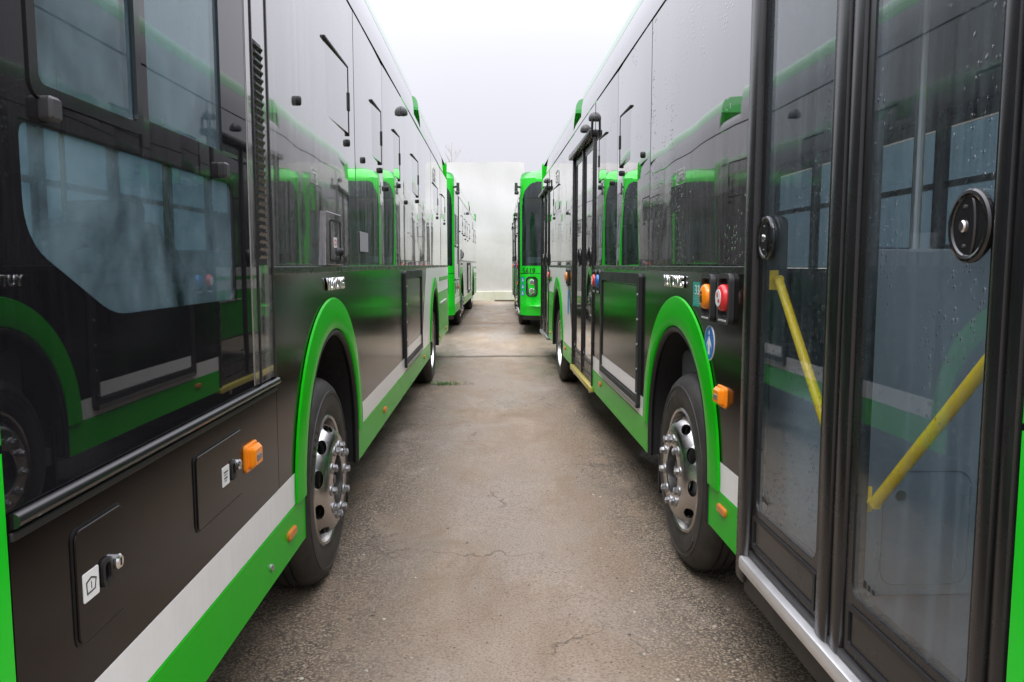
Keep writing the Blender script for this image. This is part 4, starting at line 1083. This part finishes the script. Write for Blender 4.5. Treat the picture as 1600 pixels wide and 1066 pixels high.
# ------------------------------------------------------------------ ground
def gz(y):
    t = max(0, min(1, (y - 12.0) / 4.0)); t = t * t * (3 - 2 * t); return 0.12 * t
def ground_mat():
    m, n, p = newmat('worn_wet_asphalt')
    big = noise(n, (0.55, 0.28, 1), 1.0, 5, 0.6, 0.4)
    mid = noise(n, (2.6, 1.5, 1), 1.0, 8, 0.68, 0.6)
    fine = noise(n, (95, 95, 95), 1.0, 5, 0.75)
    grit = noise(n, (190, 190, 190), 1.0, 3, 0.7)
    c = mixc(n, ramp(n, mid, 0.34, 0.66), (0.270, 0.188, 0.118), (0.440, 0.350, 0.265))
    c = mixc(n, ramp(n, big, 0.44, 0.60), c, (0.400, 0.335, 0.285))
    c = mixc(n, ramp(n, fine, 0.47, 0.62, 0, 0.85), c, (0.160, 0.108, 0.068))
    c = mixc(n, ramp(n, grit, 0.56, 0.68, 0, 0.75), c, (0.58, 0.51, 0.42))
    # exposed aggregate along the wheel lines
    t = N(n, 'ShaderNodeTexCoord'); sx = N(n, 'ShaderNodeSeparateXYZ'); n.links.new(t.outputs['Object'], sx.inputs[0])
    ax = math2(n, 'ABSOLUTE', math2(n, 'SUBTRACT', sx.outputs[0], 0.12), 0)
    gravel = math2(n, 'MULTIPLY', ramp(n, ax, 0.30, 0.85), ramp(n, mid, 0.30, 0.52))
    v = N(n, 'ShaderNodeTexVoronoi'); v.inputs['Scale'].default_value = 85; wv_ = N(n, 'ShaderNodeVectorMath', operation='ADD'); wn = N(n, 'ShaderNodeTexNoise'); wn.inputs['Scale'].default_value = 14; wn.inputs['Detail'].default_value = 4; n.links.new(mapped(n, (1, 1, 1)), wn.inputs['Vector']); ws_ = N(n, 'ShaderNodeVectorMath', operation='SCALE'); ws_.inputs['Scale'].default_value = 0.06; n.links.new(wn.outputs[1], ws_.inputs[0]); n.links.new(mapped(n, (1, 1, 1)), wv_.inputs[0]); n.links.new(ws_.outputs[0], wv_.inputs[1]); n.links.new(wv_.outputs[0], v.inputs['Vector'])
    sp = N(n, 'ShaderNodeSeparateColor'); n.links.new(v.outputs['Color'], sp.inputs[0])
    st = mixc(n, sp.outputs[0], (0.16, 0.118, 0.076), (0.46, 0.375, 0.265))
    st = mixc(n, ramp(n, v.outputs['Distance'], 0.35, 0.6), st, (0.035, 0.03, 0.022))
    c = mixc(n, math2(n, 'MULTIPLY', gravel, 0.8), c, st)
    # dark crumbs and pits
    v2 = N(n, 'ShaderNodeTexVoronoi'); v2.inputs['Scale'].default_value = 26; n.links.new(mapped(n, (1, 1, 1)), v2.inputs['Vector'])
    sp2 = N(n, 'ShaderNodeSeparateColor'); n.links.new(v2.outputs['Color'], sp2.inputs[0])
    pit = math2(n, 'MULTIPLY', ramp(n, v2.outputs['Distance'], 0.06, 0.17, 1, 0), ramp(n, sp2.outputs[1], 0.55, 0.6))
    c = mixc(n, pit, c, (0.045, 0.036, 0.03))
    # cracks
    w1 = N(n, 'ShaderNodeTexVoronoi', feature='DISTANCE_TO_EDGE'); w1.inputs['Scale'].default_value = 1.0
    mp = N(n, 'ShaderNodeVectorMath', operation='ADD')
    nz = N(n, 'ShaderNodeTexNoise'); nz.inputs['Scale'].default_value = 3.5; nz.inputs['Detail'].default_value = 6
    n.links.new(mapped(n, (1, 1, 1)), nz.inputs['Vector'])
    sc = N(n, 'ShaderNodeVectorMath', operation='SCALE'); sc.inputs['Scale'].default_value = 0.55; n.links.new(nz.outputs[1], sc.inputs[0])
    n.links.new(mapped(n, (0.75, 0.95, 1)), mp.inputs[0]); n.links.new(sc.outputs[0], mp.inputs[1]); n.links.new(mp.outputs[0], w1.inputs['Vector'])
    crack = math2(n, 'MULTIPLY', ramp(n, w1.outputs['Distance'], 0.002, 0.009, 1, 0), ramp(n, noise(n, (0.9, 0.9, 1), 1, 3), 0.50, 0.58))
    c = mixc(n, math2(n, 'MULTIPLY', crack, 0.55), c, (0.035, 0.028, 0.022))
    # wet patches: darker film, smoother
    wetn = noise(n, (0.75, 0.5, 1), 1.0, 6, 0.62, 0.8)
    wet = ramp(n, wetn, 0.50, 0.60)
    dk = N(n, 'ShaderNodeMix', data_type='RGBA', blend_type='MULTIPLY'); n.links.new(math2(n, 'MULTIPLY', wet, 0.5), dk.inputs[0])
    n.links.new(c, dk.inputs[6]); dk.inputs[7].default_value = (0.72, 0.70, 0.70, 1)
    n.links.new(dk.outputs[2], p.inputs['Base Color'])
    p.inputs['Specular IOR Level'].default_value = 0.35
    r = math2(n, 'SUBTRACT', ramp(n, fine, 0.3, 0.7, 0.60, 0.80), math2(n, 'MULTIPLY', wet, 0.42))
    n.links.new(r, p.inputs['Roughness'])
    h = math2(n, 'ADD', math2(n, 'MULTIPLY', fine, 0.008), math2(n, 'MULTIPLY', grit, 0.004))
    h = math2(n, 'ADD', h, math2(n, 'MULTIPLY', ramp(n, v.outputs['Distance'], 0.0, 0.6, 1, 0), math2(n, 'MULTIPLY', gravel, 0.006)))
    h = math2(n, 'SUBTRACT', h, math2(n, 'MULTIPLY', crack, 0.006))
    h = math2(n, 'SUBTRACT', h, math2(n, 'MULTIPLY', pit, 0.004))
    h = math2(n, 'MULTIPLY', h, math2(n, 'SUBTRACT', 1.0, math2(n, 'MULTIPLY', wet, 0.45)))
    h = math2(n, 'ADD', h, math2(n, 'MULTIPLY', mid, 0.02))
    bumpit(n, p, h, 1.0, 0.9)
    return m
bm = bmesh.new()
ysg = [-400, -60, -20, -8] + [-6 + 0.25 * k for k in range(180)] + [45, 60, 100, 200, 600]
xsg = [-600, -120, -30, -12] + [-6 + 0.5 * k for k in range(25)] + [12, 30, 120, 600]
rg = random.Random(3)
def gv(x, y):
    z = gz(y)
    if abs(x) < 6 and -6 < y < 38: z += 0.012 * (math.sin(x * 2.1 + y * 0.9) + math.sin(x * 0.9 - y * 1.7 + 1)) * 0.5
    return z - 0.006
GV = [[bm.verts.new((x, y, gv(x, y))) for x in xsg] for y in ysg]
for a, b in zip(GV[:-1], GV[1:]):
    for k in range(len(xsg) - 1): bm.faces.new((a[k], a[k + 1], b[k + 1], b[k]))
g = build('ground', bm, ground_mat(), None, True, 60); tag(g, kind='structure')
# sunken joints across the yard
for yj, nm in ((13.3, 'ground_joint'), (19.6, 'ground_joint')):
    bm = bmesh.new()
    top, bot = [], []
    for k in range(60):
        x = -4 + 8 * k / 59; wv = 0.02 * math.sin(x * 3 + yj) + 0.015 * math.sin(x * 9)
        z = gv(x, yj) + 0.016
        top.append(bm.verts.new((x, yj + wv - 0.02 - 0.008 * rg.random(), z))); bot.append(bm.verts.new((x, yj + wv + 0.025 + 0.012 * rg.random(), z)))
    for k in range(59): bm.faces.new((top[k], top[k + 1], bot[k + 1], bot[k]))
    tag(build(nm, bm, plain('dark_joint_filler', (0.05, 0.042, 0.035), 0.7), None), kind='structure')
# loose stones
bm = bmesh.new()
for k in range(900):
    y = 1.9 + (rg.random() ** 1.7) * 9; x = rg.uniform(-0.95, 1.15)
    if rg.random() < 0.5: x = rg.choice((-1, 1)) * rg.uniform(0.5, 1.0) + 0.1
    r = rg.choice((0.002, 0.003, 0.003, 0.004, 0.004, 0.006, 0.008))
    t = bmesh.ops.create_icosphere(bm, subdivisions=1, radius=r)
    zz = gv(x, y)
    for v in t['verts']: v.co = Vector((x + v.co.x * rg.uniform(0.8, 1.5), y + v.co.y * rg.uniform(0.8, 1.5), zz + 0.001 + v.co.z * 0.7))
pm, pn, pp = newmat('pale_stones')
gi = N(pn, 'ShaderNodeNewGeometry')
pn.links.new(mixc(pn, gi.outputs['Random Per Island'], (0.09, 0.07, 0.05), (0.50, 0.46, 0.38)), pp.inputs['Base Color']); pp.inputs['Roughness'].default_value = 0.6
tag(build('loose_stones', bm, pm), 'small pale stones and crumbs scattered over the brown wet asphalt', 'gravel', kind='stuff')

# ------------------------------------------------------------------ the four buses
GRP = 'green and black city buses parked in two columns'
b1 = place(-0.805, 772, 0.80, +1); tag(b1, 'nearest bus on the left, with the driver window and two locked service flaps', 'bus', GRP)
b2 = place(1.0, 757, 0.93, -1); tag(b2, 'nearest bus on the right, with glazed front doors and yellow handrails', 'bus', GRP)
b3 = place(-1.07, 789, 16.3, +1, 0.12, 2); tag(b3, 'far bus on the left, parked behind the bus with the driver window', 'bus', GRP)
b4 = place(0.36, 786, 16.3, -1, 0.12, 2); tag(b4, 'far bus on the right with number 5619 above its headlamp', 'bus', GRP)

# ------------------------------------------------------------------ sheeted building at the end
def tarp_mat(name, a, b, stain):
    m, n, p = newmat(name)
    s1 = noise(n, (0.9, 1, 0.25), 1.0, 5, 0.6); s2 = noise(n, (6, 6, 1.2), 1.0, 5, 0.65)
    c = mixc(n, ramp(n, s1, 0.3, 0.7), a, b)
    c = mixc(n, ramp(n, s2, 0.55, 0.75, 0, stain), c, (0.42, 0.40, 0.33))
    n.links.new(c, p.inputs['Base Color']); p.inputs['Roughness'].default_value = 0.5
    h = math2(n, 'ADD', math2(n, 'MULTIPLY', noise(n, (1.2, 1, 0.8), 1, 6, 0.5, 0.4), 0.012), math2(n, 'MULTIPLY', noise(n, (7, 1, 3), 1, 3), 0.01))
    bumpit(n, p, h, 1.0, 0.8); return m
YT = 32.4; XL_, XR_ = -11.0, 1.42
tb = empty('sheeted_building', (XL_ / 2, YT, 0.10)); tag(tb, 'building end wholly covered in white plastic sheeting, closing the alley', 'building')
def tarp(name, x0, x1, z0, z1, yoff, mat, amp=0.03, sag=0.0, nx=90, nz=30):
    bm = bmesh.new(); rr = random.Random(11 + int(z1 * 10)); ph = [rr.uniform(0, 6.28) for _ in range(8)]
    V = []
    for j in range(nz + 1):
        row = []
        for i in range(nx + 1):
            u, v = i / nx, j / nz; x = x0 + (x1 - x0) * u; z = z0 + (z1 - z0) * v
            d = amp * (math.sin(x * 2.3 + ph[0] + 0.6 * math.sin(z * 1.3)) + 0.6 * math.sin(z * 2.9 + ph[1] + x) + 0.5 * math.sin(x * 6.1 + ph[2] + z * 1.1))
            if v == 1: z += sag * (math.sin(x * 3.1 + ph[3]) + 0.7 * math.sin(x * 1.3 + ph[4]))
            row.append(bm.verts.new((x, YT + yoff + d, z)))
        V.append(row)
    for a, b in zip(V[:-1], V[1:]):
        for k in range(nx): bm.faces.new((a[k], a[k + 1], b[k + 1], b[k]))
    es = [e for e in bm.edges if e.is_boundary]
    r = bmesh.ops.extrude_edge_only(bm, edges=es)
    for q in r['geom']:
        if isinstance(q, bmesh.types.BMVert): q.co.y += 0.08
    o = build(name, bm, mat, None, True, 60); o.parent = tb; o.matrix_parent_inverse = Matrix.Translation(tb.location).inverted(); return o
def front_sheet_mat():
    m = tarp_mat('white_plastic_sheeting', (0.63, 0.61, 0.63), (0.66, 0.64, 0.66), 0.03); n = m.node_tree; p = n.nodes['Principled BSDF']
    up = p.inputs['Base Color'].links[0].from_socket
    t = N(n, 'ShaderNodeTexCoord'); sx = N(n, 'ShaderNodeSeparateXYZ'); n.links.new(t.outputs['Object'], sx.inputs[0])
    zz = math2(n, 'ADD', sx.outputs[2], math2(n, 'MULTIPLY', noise(n, (0.8, 1, 0.5), 1.0, 4), 0.5))
    s2 = noise(n, (1.8, 1, 3.0), 1.0, 6, 0.65)
    lo = mixc(n, ramp(n, s2, 0.35, 0.7), (0.53, 0.50, 0.50), (0.58, 0.552, 0.552))
    lo = mixc(n, ramp(n, noise(n, (5, 1, 0.8), 1.0, 5), 0.52, 0.75, 0, 0.3), lo, (0.45, 0.43, 0.36))
    n.links.new(mixc(n, ramp(n, zz, 2.75, 3.25), lo, up), p.inputs['Base Color']); return m
tarp('front_sheet', XL_, XR_, 0.42, 5.72, -0.02, front_sheet_mat(), sag=0.02, nz=60)
bm = bmesh.new(); box(bm, (XL_, YT - 0.10, 0.06), (XR_, YT + 0.1, 0.50), 0.02); o = build('plinth', bm, tarp_mat('stained_cream_plinth', (0.55, 0.53, 0.42), (0.68, 0.67, 0.58), 0.7)); o.parent = tb; o.matrix_parent_inverse = Matrix.Translation(tb.location).inverted()
bm = bmesh.new(); box(bm, (XL_, YT + 0.25, 0.05), (XR_ - 0.02, YT + 18, 5.55)); o = build('walls', bm, tarp_mat('white_sheeting_side', (0.7, 0.7, 0.7), (0.8, 0.8, 0.8), 0.1)); o.parent = tb; o.matrix_parent_inverse = Matrix.Translation(tb.location).inverted()
bm = bmesh.new(); box(bm, (0.20, YT - 0.55, 0.10), (1.15, YT - 0.30, 0.16), 0.01); o = build('timber', bm, plain('weathered_timber', (0.10, 0.08, 0.06), 0.8)); 
tag(o, 'dark plank lying on the ground against the white sheeted building', 'plank')

# ------------------------------------------------------------------ bare tree behind
def tree(loc, hgt, seed, label):
    r = random.Random(seed); root = empty('bare_tree', loc); tag(root, label, 'tree')
    bm = bmesh.new(); tw = bmesh.new()
    tube(bm, [(0, 0, 0), (0.05, 0, hgt * 0.35), (-0.03, 0.05, hgt * 0.7), (0.02, 0, hgt)], [0.14, 0.10, 0.05, 0.012], 8)
    def branch(p, d, L, rad, lvl, dst):
        q = p + d * L
        mid = p + d * L * 0.5 + Vector((r.uniform(-.05, .05), r.uniform(-.05, .05), 0.04)) * L
        tube(dst, [p, mid, q], [rad, rad * 0.8, rad * 0.45], 5)
        if lvl > 0:
            for k in range(3 if lvl > 1 else 4):
                t = r.uniform(0.35, 1.0)
                nd = (d + Vector((r.uniform(-.7, .7), r.uniform(-.7, .7), r.uniform(0.0, .7)))).normalized()
                branch(p + d * L * t, nd, L * r.uniform(0.4, 0.65), rad * 0.5, lvl - 1, tw)
    for k in range(16):
        h = hgt * (0.35 + 0.6 * k / 16); a = r.uniform(0, 6.28)
        branch(Vector((0.0, 0, h)), Vector((math.cos(a) * 0.55, math.sin(a) * 0.55, 0.8)).normalized(), (hgt - h) * 0.4 + 0.3, 0.035 * (1 - 0.6 * k / 16), 2, bm)
    bark = plain('pale_grey_bark', (0.34, 0.32, 0.31), 0.8)
    build('trunk', bm, bark, root, True); build('crown', tw, bark, root)
    return root
tree((-2.55, 54, 0.1), 9.7, 4, 'bare leafless tree whose tip shows above the white sheeting')
# ------------------------------------------------------------------ grass tuft by the left rear wheel
def tuft(x, y, n, label):
    r = random.Random(int(x * 100)); bm = bmesh.new()
    for k in range(n):
        bx, by = r.gauss(0, 0.10), r.gauss(0, 0.03); a = r.uniform(0, 6.28); L = r.uniform(0.025, 0.07); lean = r.uniform(0.3, 1.2)
        d = Vector((math.cos(a), math.sin(a), 0)); t = Vector((-d.y, d.x, 0)) * 0.003
        p0 = Vector((bx, by, 0)); p1 = p0 + d * L * lean * 0.4 + Vector((0, 0, L * 0.7)); p2 = p0 + d * L * lean + Vector((0, 0, L * 0.8))
        A = [bm.verts.new(q) for q in (p0 - t, p0 + t, p1 + t * 0.7, p1 - t * 0.7)]; bm.faces.new(A)
        bm.faces.new((A[3], A[2], bm.verts.new(p2)))
    o = build('grass_tuft', bm, plain('blade_green', (0.10, 0.24, 0.04), 0.6, var=0.4)); o.location = (x, y, gv(x, y)); tag(o, label, 'grass'); return o
tuft(-0.58, 10.25, 160, 'small green grass tuft growing from the asphalt beside the left rear wheel')
